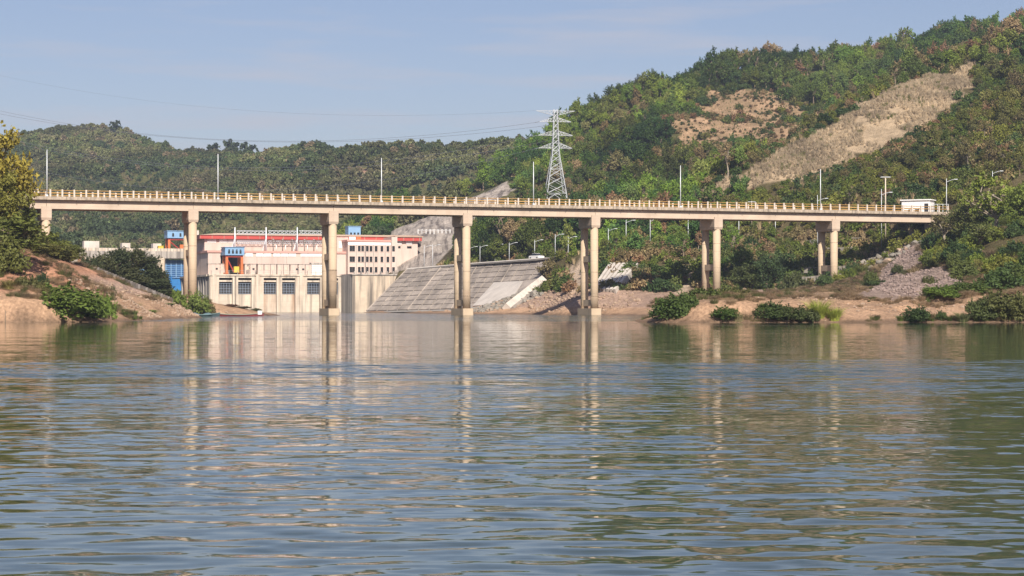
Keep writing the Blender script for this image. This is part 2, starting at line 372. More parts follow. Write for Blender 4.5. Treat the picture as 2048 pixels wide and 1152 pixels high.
Z_dry = plan([(1405,386),(1445,374),(1500,338),(1600,283),(1700,229),(1800,174),(1880,134),(1940,118),(1955,175),(1880,228),(1800,272),(1740,302),(1650,338),(1560,362),(1480,382),(1425,394)], y0=440, y1=640)
Z_clear = plan([(1312,252),(1395,208),(1425,184),(1545,180),(1575,205),(1665,228),(1650,264),(1600,290),(1545,276),(1500,270),(1440,284),(1360,290)], y0=560)
Z_shot = [P(735,0,620)[:2], P(790,0,668)[:2], P(890,0,700)[:2], P(1012,0,690)[:2], P(1042,0,655)[:2], P(1000,0,640)[:2], P(940,0,615)[:2], P(910,0,590)[:2], P(905,0,575)[:2], P(850,0,556)[:2], P(800,0,575)[:2]]
Z_far = [plan([(697,350),(712,339),(735,338),(750,347),(745,360),(722,364)], y0=700), plan([(772,352),(785,344),(802,347),(800,358),(785,362)], y0=700)]
Z_grav = plan([(1700,588),(1760,545),(1800,500),(1840,485),(1850,520),(1800,545),(1900,545),(1935,560),(1880,585),(1830,598),(1760,600)], y0=210)
Z_bare = [plan(p, y0=300) for p in ([(1240,545),(1262,498),(1272,500),(1255,545)], [(1345,588),(1385,515),(1398,520),(1365,590)], [(1130,545),(1165,525),(1175,540),(1160,585),(1135,580)])]
Z_red = [ground_at(x, y, y0=480) for x, y in ((1196,352),(1180,362),(1300,355),(1320,370),(1225,400),(1000,420))]

def zones(x, y, z):
    """material of the ground: undergrowth litter, sand, red earth, gravel, dry field, shotcrete"""
    n = len(x); c = np.empty((n, 3)); n1 = fbm(x, y, 14, 3, 41)[:, None]; n2 = fbm(x, y, 4, 3, 55)[:, None]
    c[:] = (.105,.085,.042); c += n1*np.array([.035,.03,.012]); c[:] = np.where((y > 640)[:, None], c*np.array([.95,1.15,.9]), c)
    def put(mask, colr, soft=None):
        m = np.clip(mask, 0, 1)[:, None]; c[:] = c*(1-m)+np.array(colr)*(1+.18*n2)*m
    sand = (.45,.285,.18); red = (.43,.225,.14); pink = (.37,.255,.195); grav = (.29,.215,.18)
    lowr = (x > -36) & (y < 300); left = (x < -36) & (y < 420)
    put(left*sstep(13, 8, z+n1[:, 0]*3), red)
    put(left*sstep(240, 270, y)*sstep(6.5, 4.5, z+n1[:, 0]), pink)
    put(left*sstep(3.6, 2.6, z+n2[:, 0]*.5), sand)
    put(lowr*sstep(4.6, 3.4, z+n1[:, 0]*.8), sand)
    put(lowr*sstep(.0, .35, fbm(x, y, 5, 3, 93))*sstep(.8, 1.6, z)*.6, (.31,.20,.125))
    put(lowr*sstep(2.0, 3.0, z+n2[:, 0])*sstep(5, 4, z)*.7, (.25,.17,.105))
    put(((x > -36) & (y >= 290) & (y < 480))*sstep(6.5, 4.0, z+n1[:, 0]*1.5), pink)
    put(((x > -45) & (y >= 330) & (y < 560))*sstep(1.7, 1.1, z), sand)
    put((y < 560)*sstep(.42, .12, z), (.22,.145,.095))
    put(inpoly(x, y, Z_grav)*.9, grav)
    for p in Z_bare:
        if len(p) > 2: put(inpoly(x, y, p)*1.0, (.50,.38,.28))
    d = inzone(x, y, Z_dry); put(d*.95, (.42,.315,.205))
    d = inzone(x, y, Z_clear, 4); put(d*(.82+.3*n2[:, 0]), (.39,.255,.155))
    for p in Z_far: put(inpoly(x, y, p)*1., (.42,.26,.18))
    for g in Z_red:
        if g: put(sstep(2.2, .8, np.hypot(x-g[0], (y-g[1])*.6)+n2[:, 0]*1.5), (.50,.20,.10))
    sh = inpoly(x, y, Z_shot)
    put(sh*1., (.42,.36,.31))
    put((y > 590)*(x < -95)*(y < 760)*sstep(24, 18, z), (.46,.28,.20))
    return np.clip(c, .01, .9), sh

def axis(*segs):
    out = [segs[0][0]]
    for a, b, d in segs:
        k = max(1, int(round((b-a)/d))); out += list(a+(b-a)*(np.arange(k)+1)/k)
    return np.array(out)
tx = axis((-900,-420,40),(-420,-200,8),(-200,-95,3),(-95,-40,.75),(-40,-10,1.5),(-10,95,.8),(95,200,2.2),(200,420,8),(420,900,40))
ty = axis((-300,120,60),(120,188,6),(188,300,.7),(300,420,.9),(420,560,1.5),(560,700,2.2),(700,1100,4),(1100,1500,7),(1500,2600,60))
GX, GY = np.meshgrid(tx, ty); GZ = height(GX, GY)
# beyond the mapped area the ground settles to a low plain
edge = np.maximum.reduce([sstep(380, 700, np.abs(GX)), sstep(1550, 2000, GY), sstep(110, 0, GY)])
GZ = GZ*(1-edge)+edge*np.where(GY < 150, -3.0, 40.0)
GZ = np.where((GY < 175) & (np.abs(GX) < 60), np.minimum(GZ, -2.0), GZ)
nx, ny = len(tx), len(ty)
verts = np.stack([GX.ravel(), GY.ravel(), GZ.ravel()], 1)
idx = np.arange(nx*ny).reshape(ny, nx)
quads = np.stack([idx[:-1,:-1], idx[:-1,1:], idx[1:,1:], idx[1:,:-1]], -1).reshape(-1, 4)
def gridmesh(name, verts, quads, smooth=True):
    me = bpy.data.meshes.new(name)
    me.vertices.add(len(verts)); me.vertices.foreach_set('co', np.ascontiguousarray(verts, dtype=np.float32).ravel())
    k = quads.shape[1]
    me.loops.add(quads.size); me.loops.foreach_set('vertex_index', np.ascontiguousarray(quads, dtype=np.int32).ravel())
    me.polygons.add(len(quads)); me.polygons.foreach_set('loop_start', np.arange(0, quads.size, k, dtype=np.int32))
    me.update(calc_edges=True); me.validate()
    me.polygons.foreach_set('use_smooth', np.full(len(me.polygons), smooth))
    return me
ter = gridmesh('terrain', verts, quads)
zc, shmask = zones(verts[:, 0], verts[:, 1], verts[:, 2])
at = ter.color_attributes.new('zone', 'FLOAT_COLOR', 'POINT')
at.data.foreach_set('color', np.c_[zc, shmask.astype(float)].astype(np.float32).ravel())

m, N, L, b = newmat('ground')
a = N.new('ShaderNodeAttribute'); a.attribute_name = 'zone'
tcn = N.new('ShaderNodeTexCoord')
def noise(sc, det=6, src=None, rgh=.6):
    t = N.new('ShaderNodeTexNoise'); t.inputs['Scale'].default_value = sc; t.inputs['Detail'].default_value = det; t.inputs['Roughness'].default_value = rgh
    L.new(src or tcn.outputs['Object'], t.inputs['Vector']); return t.outputs['Fac']
def mr(src, a0, a1, b0, b1):
    t = N.new('ShaderNodeMapRange'); t.inputs[1].default_value = a0; t.inputs[2].default_value = a1; t.inputs[3].default_value = b0; t.inputs[4].default_value = b1
    L.new(src, t.inputs[0]); return t.outputs[0]
def mult(colr, f):
    t = N.new('ShaderNodeMix'); t.data_type = 'RGBA'; t.blend_type = 'MULTIPLY'; t.inputs['Factor'].default_value = 1
    L.new(colr, t.inputs['A']); L.new(f, t.inputs['B']); return t.outputs['Result']
c = mult(a.outputs['Color'], mr(noise(.45, 8), .3, .7, .72, 1.25))
c = mult(c, mr(noise(3.2, 5), .3, .7, .62, 1.28))
# shotcrete: dark run-off streaks down the slope
mpn = N.new('ShaderNodeMapping'); mpn.inputs['Rotation'].default_value = (0, 0, R(35)); mpn.inputs['Scale'].default_value = (.55, .06, .07)
L.new(tcn.outputs['Object'], mpn.inputs['Vector'])
st = mr(noise(1.0, 6, mpn.outputs[0]), .47, .62, 0, .75)
ml = N.new('ShaderNodeMath'); ml.operation = 'MULTIPLY'; L.new(st, ml.inputs[0]); L.new(a.outputs['Alpha'], ml.inputs[1])
k = N.new('ShaderNodeMix'); k.data_type = 'RGBA'; L.new(ml.outputs[0], k.inputs['Factor']); L.new(c, k.inputs['A']); k.inputs['B'].default_value = (.085,.07,.065,1)
L.new(k.outputs['Result'], b.inputs['Base Color']); b.inputs['Roughness'].default_value = .95; b.inputs['Specular IOR Level'].default_value = .1
bp = N.new('ShaderNodeBump'); bp.inputs['Strength'].default_value = .7; bp.inputs['Distance'].default_value = .6
L.new(noise(1.6, 8, None, .7), bp.inputs['Height']); L.new(bp.outputs[0], b.inputs['Normal'])
M['ground'] = m
tag(link('terrain', ter, None, m), 'hills and river banks of sand, red earth and scrub', None, None, 'structure')

# ------------------------------------------------------------------ river
def river():
    gx = [0.0]; d = .10
    while gx[-1] < 330:
        if gx[-1] > 8: d = min(d*1.05, 12)
        gx.append(gx[-1]+d)
    gx = np.array(gx); xs = np.r_[-gx[:0:-1], gx]
    ys = [6.0]
    while ys[-1] < 640: ys.append(ys[-1]+min(.045+max(0, ys[-1]-8)*.0042, 5.0))
    ys = np.r_[np.arange(-240, -10, 20), np.arange(-10, 4.1, 2), np.arange(4.4, 6, .4), ys]
    X, Y = np.meshgrid(xs, ys); Z = np.zeros_like(X)
    dyl = np.gradient(ys)[:, None]; dxl = np.gradient(xs)[None, :]
    g = np.random.default_rng(3)
    # ruffled and calm stretches of the surface
    Yd = Y+fbm(X, Y, 11, 3, 91)*5
    amp = 1.0-.35*sstep(18, 30, Yd)-.2*sstep(30, 42, Yd)+.25*sstep(42, 48, Yd)-.6*sstep(55, 62, Yd)
    amp = amp*(.75+.6*fbm(X/2.4, Y, 5, 3, 15)+.25)
    amp = np.clip(amp, .03, 1.6)
    wx = fbm(X, Y, 9, 2, 61)*1.2; wy = fbm(X, Y, 9, 2, 63)*1.2      # bend the crests
    for k in range(90):
        lam = math.exp(g.uniform(math.log(.16), math.log(2.4)))
        ph = g.normal(0, .50)+(.12 if k % 3 else -.2); kk = 2*math.pi/lam
        slope = .0084*math.exp(-.5*((math.log(lam)-math.log(.42))/.75)**2)
        need = 3.2*np.maximum(dyl*abs(math.cos(ph)), dxl*abs(math.sin(ph))*.9)
        fade = sstep(1.0, 1.8, lam/need)
        if fade.max() <= 0: continue
        ph0 = g.uniform(0, 6.28)
        th = kk*((Y+wy)*math.cos(ph)+(X+wx)*math.sin(ph))+ph0
        s = np.sin(th); Z += fade*amp*slope/kk*(s+.25*np.cos(2*th))
    v = np.stack([X.ravel(), Y.ravel(), Z.ravel()], 1)
    i = np.arange(X.size).reshape(X.shape)
    q = np.stack([i[:-1,:-1], i[:-1,1:], i[1:,1:], i[1:,:-1]], -1).reshape(-1, 4)
    return gridmesh('river', v, q)
m, N, L, b = newmat('river_water')
geo = N.new('ShaderNodeNewGeometry'); sx = N.new('ShaderNodeSeparateXYZ'); L.new(geo.outputs['Position'], sx.inputs[0])
def mapping(sc):
    t = N.new('ShaderNodeMapping'); t.inputs['Scale'].default_value = sc; L.new(geo.outputs['Position'], t.inputs['Vector']); return t.outputs[0]
def math2(op, x, y):
    t = N.new('ShaderNodeMath'); t.operation = op
    for i, q in enumerate((x, y)):
        if isinstance(q, (int, float)): t.inputs[i].default_value = q
        else: L.new(q, t.inputs[i])
    return t.outputs[0]
wob = noise(1.0, 5, mapping((.05, .03, 1)))
yw = math2('ADD', sx.outputs['Y'], math2('MULTIPLY', math2('SUBTRACT', wob, .5), math2('MULTIPLY', sx.outputs['Y'], .42)))
rp = N.new('ShaderNodeValToRGB'); L.new(math2('DIVIDE', yw, 320.0), rp.inputs[0])
el = rp.color_ramp.elements
stops = [(0,.034),(20,.036),(28,.040),(37,.050),(43,.115),(50,.142),(56,.12),(60,.018),(110,.012),(170,.010),(205,.010),(235,.085),(270,.10),(320,.10)]
el[0].position = 0; el[0].color = (stops[0][1],)*3+(1,); el[1].position = 1; el[1].color = (stops[-1][1],)*3+(1,)
for p, v in stops[1:-1]: e = el.new(p/320.0); e.color = (v, v, v, 1)
# wind streaks lying across the calm stretch
stk = mr(noise(1.0, 4, mapping((.02, .13, 1))), .56, .68, 0, .05)
patch = mr(noise(1.0, 4, mapping((.045, .20, 1))), .38, .60, .25, 1.5)
slope = math2('ADD', math2('MULTIPLY', rp.outputs[0], patch), stk)
def slopes(sc, det):
    t = N.new('ShaderNodeTexNoise'); t.inputs['Scale'].default_value = 1; t.inputs['Detail'].default_value = det; L.new(mapping(sc), t.inputs['Vector'])
    s = N.new('ShaderNodeVectorMath'); s.operation = 'SUBTRACT'; s.inputs[1].default_value = (.5, .5, .5); L.new(t.outputs['Color'], s.inputs[0]); return s.outputs[0]
va = N.new('ShaderNodeVectorMath'); va.operation = 'ADD'; L.new(slopes((.9, 2.3, 1), 2), va.inputs[0]); L.new(slopes((3.0, 7.0, 1), 1), va.inputs[1])
vm = N.new('ShaderNodeVectorMath'); vm.operation = 'MULTIPLY'; vm.inputs[1].default_value = (1.6, 4.2, 0); L.new(va.outputs[0], vm.inputs[0])
vsn = N.new('ShaderNodeVectorMath'); vsn.operation = 'SCALE'; L.new(vm.outputs[0], vsn.inputs[0]); L.new(slope, vsn.inputs['Scale'])
vn = N.new('ShaderNodeVectorMath'); vn.operation = 'ADD'; L.new(vsn.outputs[0], vn.inputs[0])
# wind waves lean towards the open reach: the steeper they are, the more their near faces show
lean = N.new('ShaderNodeCombineXYZ'); L.new(math2('MULTIPLY', math2('MULTIPLY', slope, slope), -3.0), lean.inputs['Y'])
vl = N.new('ShaderNodeVectorMath'); vl.operation = 'ADD'; L.new(lean.outputs[0], vl.inputs[0]); L.new(geo.outputs['Normal'], vl.inputs[1]); L.new(vl.outputs[0], vn.inputs[1])
vz = N.new('ShaderNodeVectorMath'); vz.operation = 'NORMALIZE'; L.new(vn.outputs[0], vz.inputs[0]); L.new(vz.outputs[0], b.inputs['Normal'])
b.inputs['Base Color'].default_value = (.036,.052,.034,1); b.inputs['Roughness'].default_value = .04; b.inputs['IOR'].default_value = 1.45
M['water'] = m
tag(link('river', river(), None, m), 'rippled green river water', None, None, 'structure')
# ------------------------------------------------------------------ bridge
GB, SB, ST = 18.2, 19.72, 20.28        # girder soffit, slab soffit, slab top
bridge = tag(empty('bridge', (BR_O[0], BR_O[1], 0), BR_TH), 'long concrete girder bridge on twin round columns crossing the river', 'bridge')
S0, S1 = -24.0, 175.0
def copy_part(name, me, parent, loc=(0, 0, 0)):
    o = bpy.data.objects.new(name, me); col.objects.link(o); o.parent = parent; o.location = loc; return o
prof_out = [(-.28,0),(.28,0),(.28,.34),(.16,.48),(.16,1.32),(.30,1.50),(-.28,1.50)]
def extrude(prof, x0, x1):
    n = len(prof)
    return MB().add([(x0,y,z) for y,z in prof]+[(x1,y,z) for y,z in prof], [tuple(range(n-1,-1,-1)), tuple(range(n,2*n))]+[(i,(i+1)%n,n+(i+1)%n,n+i) for i in range(n)])
g_out = extrude(prof_out, .03, BR_L-.03).mesh('girder'); g_out.materials.append(M['girder'])
slab = extrude([(-1.30,.0),(-.4,-.02),(5.5,-.02),(6.4,.0),(6.4,.56),(6.05,.56),(6.05,.40),(-.95,.40),(-.95,.56),(-1.30,.56)], .015, BR_L-.015).mesh('deck_slab'); slab.materials.append(M['deck'])
dia = MB().box(-.12,.12,0,5.1,.3,1.49).mesh('diaphragm'); dia.materials.append(M['girder'])
pipe = MB().tube((0,0,-.30),(0,0,.0),.05).mesh('drain_pipe'); pipe.materials.append(M['dark'])
for i in range(-1, 7):
    s = i*BR_L
    copy_part('deck_slab', slab, bridge, (s, 0, SB))
    for y in (-.27, 1.6, 3.5, 5.37): copy_part('girder', g_out, bridge, (s, y, GB))
    for x in (.6, 12.5, 24.4): copy_part('diaphragm', dia, bridge, (s+x, 0, GB))
    for x in (5, 12, 19): copy_part('drain_pipe', pipe, bridge, (s+x, -1.1, SB))
capm = MB().cbox(-.88,.88,-.88,6.0,.45,1.95,.04).add([(-.88,-.88,.45),(.88,-.88,.45),(.88,6,.45),(-.88,6,.45),(-.80,-.70,0),(.80,-.70,0),(.80,5.8,0),(-.80,5.8,0)], [(4,7,6,5),(0,1,5,4),(1,2,6,5),(2,3,7,6),(3,0,4,7)])
capme = capm.mesh('pier_cap'); capme.materials.append(M['girder'])
keym = MB().cbox(-.80,.80,-.86,-.60,1.95,2.35,.04).mesh('shear_key'); keym.materials.append(M['girder'])
foot = MB().cbox(-1.0,1.0,-1.15,6.25,-3.0,1.25,.12).mesh('footing'); foot.materials.append(M['pier'])
tie = MB().box(-.45,.45,.55,4.55,0,1.15).mesh('tie_beam'); tie.materials.append(M['pier'])
pier_base = [9.5, 1.2, -3, -3, -3, 2.6, 3.0]
stain = [0, 0, 8.2, 4.2, 3.6, 0, 0]
CB = GB-1.95
def column_mesh(z0, z1, r=.72):
    mb = MB(); n = 20
    for a, b_ in ((z0, z1),): mb.tube((0,0,a), (0,0,b_), r, n=n, caps=True)
    return mb
for i in range(7):
    s = i*BR_L; z0 = pier_base[i]
    copy_part('pier_cap', capme, bridge, (s, 0, CB)); copy_part('shear_key', keym, bridge, (s, 0, CB))
    k = copy_part('shear_key', keym, bridge, (s, 5.12, CB)); k.rotation_euler = (0, 0, math.pi)
    for y in (0.0, 5.12):
        o = column_mesh(z0, CB+.01).build('pier_column', M['pier'], bridge); o.location = (s, y, 0)
        if stain[i] and y == 0:
            q = column_mesh(max(z0, 1.2), stain[i]+.3*(i == 3), .735).build('stain_band', M['pier_wet'], o)
        for zz in (z0+6.5, z0+11):
            if zz < CB-1.5 and zz > 1.5: MB().tube((0,0,zz-.05),(0,0,zz+.05),.735,n=20).build('casting_joint', M['pier'], o)
    for zt in ((9.9, 1.7) if z0 < 0 else (10.4,) if i == 1 else (8.5,) if i > 1 else ()):
        copy_part('tie_beam', tie, bridge, (s, 0, zt))
    if z0 < 0: copy_part('footing', foot, bridge, (s, 0, 0))
MB().cbox(174,178,-1.6,6.8,8,ST-.05,.1).build('abutment', M['girder'], bridge)
MB().cbox(-28,-24.02,-1.6,6.8,8,ST-.05,.1).build('abutment', M['girder'], bridge)
postm = MB().cbox(-.15,.15,-.13,.13,0,1.2,.03).mesh('rail_post'); postm.materials.append(M['post'])
np_ = int((S1-S0)/2.0)
for y in (-1.13, 6.23):
    for k in range(np_+1):
        copy_part('rail_post', postm, bridge, (S0+.6+2.0*k, y, ST))
    for zz, rr in ((1.04,.065),(.55,.085)):
        for i in range(-1, 7):
            MB().tube((max(S0, i*BR_L)+.05,y,ST+zz), ((i+1)*BR_L-.05,y,ST+zz), rr, n=8).build('rail', M['rail'], bridge)

# ------------------------------------------------------------------ lamps, poles
def bridge_lamp():
    mb = MB(); mb.tube((0,0,0),(0,0,7.9),.11,.06,n=8)
    return mb.mesh('pole'), MB().cbox(-.12,.12,.1,1.0,7.82,7.95,.03).mesh('lamp_head'), MB().cbox(-.2,.2,-.2,.2,0,.25,.03).mesh('base_plate')
bl = bridge_lamp()
for me, mt in zip(bl, (M['lampgrey'], M['dark'], M['lampgrey'])): me.materials.append(mt)
wh = ['at the bridge end nearest the yellowing tree', 'second from the left bank, beside the second pier', 'third from the left bank, past the third pier', 'fourth from the left bank, beside the pylon', 'fifth from the left bank, between fifth and sixth piers', 'sixth from the left bank, nearest the guard cabin']
for (x, yt), w in zip(((94,304),(436,313),(763,322),(1067,331),(1361,338),(1641,346)), wh):
    u = (x-CX)/F; n = -1.13
    c_, s_ = math.cos(BR_TH), math.sin(BR_TH)
    s = (u*(BR_O[1]+n*c_)-BR_O[0]+n*s_)/(c_-u*s_)
    X, Y = br(s, n)
    t = tag(empty('bridge_lamp', (X, Y, ST), BR_TH), 'tall bridge lamp pole, '+w, 'lamp post', 'lamp poles along the bridge')
    for nm, me in zip(('pole','lamp_head','base_plate'), bl): copy_part(nm, me, t)

def arm_lamp(h):
    p = MB().tube((0,0,0),(0,0,h),.085,.05,n=8).mesh('pole')
    a = MB(); prev = (0,0,h*.90)
    for k in range(1, 7):
        t = k/6; q = (1.7*t, 0, h*.90+.55*math.sin(t*1.4)); a.tube(prev, q, .045, n=6); prev = q
    a = a.mesh('arm'); hd = MB().cbox(1.5,2.2,-.11,.11,h*.90+.50,h*.90+.62,.03).mesh('lamp_head')
    p.materials.append(M['lampgrey']); a.materials.append(M['lampgrey']); hd.materials.append(M['lampgrey'])
    return p, a, hd
def along(pl, px, off):
    """point on the road edge seen at column px"""
    pts = []
    for (a, b_) in zip(pl, pl[1:]):
        for t in np.linspace(0, 1, 60, endpoint=False):
            x = a[0]+(b_[0]-a[0])*t; y = a[1]+(b_[1]-a[1])*t; z = a[2]+(b_[2]-a[2])*t
            d = Vector((b_[0]-a[0], b_[1]-a[1], 0)).normalized(); nrm = Vector((-d.y, d.x, 0))
            x += nrm.x*off; y += nrm.y*off
            pts.append((abs(CX+F*x/y-px), x, y, z))
    return min(pts)[1:]
lamps = [(841,48,0),(866,110,0),(886,36,1),(939,33,0),(961,34,0),(969,28,1),(989,35,0),(1019,37,0),(1069,39,0),(1110,41,1),(1136,39,0),(1216,44,0),(1253,52,1),(1300,56,0),(1377,50,0),(1477,40,1),(1552,44,0)]
desc = ['beside the powerhouse door','in front of the streaked cut slope','under the streaked cut slope','just past the fourth pier','second past the fourth pier','set back behind its neighbour past the fourth pier','third past the fourth pier','above the grey slabs','above the pale edge of the slabs, by the white car','above the leafy gully, set back','in front of the dry reeds','just past the fifth pier','in the close pair past the fifth pier','above the terraced drain slope','left of the sixth pier','right of the sixth pier, top hidden by the deck','right-hand one seen under the last deck spans']
for (x, hp, far), d in zip(lamps, desc):
    X, Y, Z = along(road_acc, x, 3.2 if far else -3.0)
    h = min(7.0, max(5.2, hp*Y/F*1.12))
    t = tag(empty('road_lamp', (X, Y, gz(X, Y)-.1), -.25), 'slim one-armed road lamp '+d, 'lamp post', 'lamps along the access road')
    for nm, me in zip(('pole','arm','lamp_head'), arm_lamp(h)): copy_part(nm, me, t)
for (x, yt, yb, Y, d) in ((1635,390,416,418,'behind the bridge rail beside the sixth bridge lamp'),(1763,378,418,405,'behind the bridge rail beside the timber pole'),(1893,357,425,401,'at the end of the bridge beside the guard cabin'),(1985,342,395,418,'above the big leafy tree on the right bank')):
    X, _, Zt = P(x, yt, Y); Zg = gz(X, Y); Zb = min(Zg, P(x, yb, Y)[2]); h = Zt-Zb
    t = tag(empty('road_lamp', (X, Y, Zb), -.1), 'one-armed road lamp '+d, 'lamp post', 'lamps along the main road')
    for nm, me in zip(('pole','arm','lamp_head'), arm_lamp(max(4.5, h))): copy_part(nm, me, t)
X, Y, Zt = P(1771, 352, 408); Zb = gz(X, Y)
t = tag(empty('utility_pole', (X, Y, Zb)), 'pale concrete utility pole with one crossarm behind the bridge rail', 'utility pole')
MB().tube((0,0,0),(0,0,Zt-Zb),.16,.11,n=8).build('pole', M['phpale'], t)
MB().bar((-1.05,-.15,Zt-Zb-.25),(1.05,-.15,Zt-Zb-.25),.12).build('crossarm', M['steel'], t)
for x in (-.95, 0, .95): MB().tube((x,-.15,Zt-Zb-.2),(x,-.15,Zt-Zb+.05),.05,n=6).build('insulator', M['dark'], t)
X, Y, Zt = P(1206, 398, 430)
t = tag(empty('utility_pole', (X+34.6, 452, gz(X+34.6, 452))), 'short utility pole with crossarm showing just above the bridge rail', 'utility pole')
h = P(1506, 402, 452)[2]-gz(X+34.6, 452)
MB().tube((0,0,0),(0,0,max(h,5)),.14,.1,n=8).build('pole', M['phpale'], t); MB().bar((-.9,-.1,max(h,5)-.2),(.9,-.1,max(h,5)-.2),.1).build('crossarm', M['steel'], t)

# ------------------------------------------------------------------ roads, guard cabin, car
def ribbon(name, pl, wd, label):
    pts = []
    for a, b_ in zip(pl, pl[1:]):
        for k in range(8): t = k/8; pts.append(tuple(a[i]+(b_[i]-a[i])*t for i in range(3)))
    pts.append(pl[-1]); mb = MB(); L_ = []
    for i, p in enumerate(pts):
        q0, q1 = pts[max(0,i-1)], pts[min(len(pts)-1,i+1)]; d = Vector((q1[0]-q0[0], q1[1]-q0[1], 0)).normalized(); n = Vector((-d.y, d.x, 0))
        L_.append((Vector(p)+n*wd, Vector(p)-n*wd))
    v = []; f = []
    for a, b_ in L_: v += [a, b_, b_-Vector((0,0,.4)), a-Vector((0,0,.4))]
    for i in range(len(L_)-1):
        o = i*4
        for j in range(4): f.append((o+j, o+(j+1)%4, o+4+(j+1)%4, o+4+j))
    mb.add(v, f); o = mb.build(name, M['asphalt']); tag(o, label, None, None, 'structure'); return o
ribbon('road', [(*br(175.2, 2.55), 20.2)]+road_main, 3.6, 'road leaving the end of the bridge')
ribbon('access_road', [(x, y, z+.02) for x, y, z in road_acc[1:]], 2.8, 'access road along the river slope to the powerhouse')

X, Y, Z = P(1836, 424, 404)
cab = tag(empty('guard_cabin', (X, Y, max(gz(X, Y), 20.2)), R(-28)), 'small white flat-roofed guard cabin at the end of the bridge', 'cabin')
MB().box(-2.9,2.9,-1.6,1.6,0,2.75).build('wall', M['white'], cab)
MB().cbox(-3.2,3.2,-1.9,1.9,2.75,2.95,.05).build('roof', M['white'], cab)
for x in (2.2,): MB().box(x-.4,x+.4,-1.66,-1.602,.05,2.1).build('door', M['dark'], cab)
for y in (-1.0, 1.0): MB().box(-2.95,-2.902,y-.2,y+.2,1.3,2.1).build('window', M['glass'], cab)
for x in (-1.2, .2): MB().box(x-.35,x+.35,-1.65,-1.602,.45,.95).build('vent_panel', M['void'], cab)
fx = tag(empty('mesh_fence', (*P(1880,0,402)[:2], 20.2), R(5)), 'grey mesh fence frames between guard cabin and road lamp', 'fence')
for x in (-1.6,-.5,.6,1.7): MB().bar((x,0,-.6),(x,0,2.0),.08).build('post', M['steel'], fx)
for z in (.1,1.0,1.95): MB().bar((-1.6,.08,z),(1.7,.08,z),.06).build('rail', M['steel'], fx)
for k in range(14): MB().bar((-1.5+.22*k,.14,.1),(-1.5+.22*k,.14,1.95),.03).build('wire_bar', M['dark'], fx)

X, Y, Z = along(road_acc, 1072, 0.0)
car = tag(empty('parked_car', (X, Y, Z+.03), math.atan2(-16,11)), 'white car on the access road above the slabs', 'car')
body = MB()
sec = [(-2.1,.35,.75),(-2.0,.3,.95),(-1.2,.28,1.0),(1.0,.28,1.0),(2.0,.3,.85),(2.15,.35,.6)]
body.add([(x,y*.85,z) for x,z0,z1 in sec for y,z in ((-1,z0),(1,z0),(1,z1),(-1,z1))], [(i*4+j,i*4+(j+1)%4,i*4+4+(j+1)%4,i*4+4+j) for i in range(5) for j in range(4)]+[(0,3,2,1),(20,21,22,23)])
body.build('body', M['white'], car)
MB().add([(-1.3,-.8,1.0),(1.1,-.8,1.0),(1.1,.8,1.0),(-1.3,.8,1.0),(-.9,-.65,1.5),(.45,-.65,1.5),(.45,.65,1.5),(-.9,.65,1.5)], [(0,1,5,4),(1,2,6,5),(2,3,7,6),(3,0,4,7)]).build('windows', M['glass'], car)
MB().cbox(-.95,.5,-.68,.68,1.5,1.55,.05).build('roof', M['white'], car)
for x in (-1.35,1.35):
    for y in (-.82,.82): MB().tube((x,y-.1,.32),(x,y+.1,.32),.32,n=14).build('wheel', M['dark'], car)

# ------------------------------------------------------------------ pylon and wires
PY = 622.0; px0, _, pz = P(1111, 392, PY); pz = gz(px0, PY)
ptop = P(1111, 219, PY)[2]; PH = ptop-pz
pyl = tag(empty('pylon', (px0, PY, pz), R(8)), 'white lattice power pylon with three crossarms on the hillside', 'pylon')
def half(z):
    t = z/PH
    return 3.3*(1-t/.52)+1.05*(t/.52) if t < .52 else 1.05-(t-.52)/.48*.55
wb = .125
lev = [0, .075, .17, .26, .345, .42, .49, .55, .61, .67, .73, .79, .85, .905, .955, 1.0]
for sx_, sy_ in ((-1,-1),(1,-1),(1,1),(-1,1)):
    mb = MB()
    for a, b_ in zip(lev, lev[1:]): mb.bar((sx_*half(a*PH),sy_*half(a*PH),a*PH-(1.0 if a == 0 else 0)), (sx_*half(b_*PH),sy_*half(b_*PH),b_*PH), wb*1.25)
    mb.build('leg', M['pylon'], pyl)
for i, (a, b_) in enumerate(zip(lev, lev[1:])):
    mb = MB(); ha, hb = half(a*PH), half(b_*PH); za, zb = a*PH, b_*PH
    for q in range(4):
        c0 = [(-1,-1),(1,-1),(1,1),(-1,1)][q]; c1 = [(1,-1),(1,1),(-1,1),(-1,-1)][q]
        if i == 0:
            mid = ((c0[0]+c1[0])/2*hb, (c0[1]+c1[1])/2*hb, zb)
            mb.bar((c0[0]*ha,c0[1]*ha,za), mid, wb*.8); mb.bar((c1[0]*ha,c1[1]*ha,za), mid, wb*.8)
        else:
            mb.bar((c0[0]*ha,c0[1]*ha,za), (c1[0]*hb,c1[1]*hb,zb), wb*.7); mb.bar((c1[0]*ha,c1[1]*ha,za), (c0[0]*hb,c0[1]*hb,zb), wb*.7)
        if i in (0, 3, 6, 9, 12): mb.bar((c0[0]*hb,c0[1]*hb,zb), (c1[0]*hb,c1[1]*hb,zb), wb*.7)
    mb.build('lattice_panel', M['pylon'], pyl)
arm_pts = []
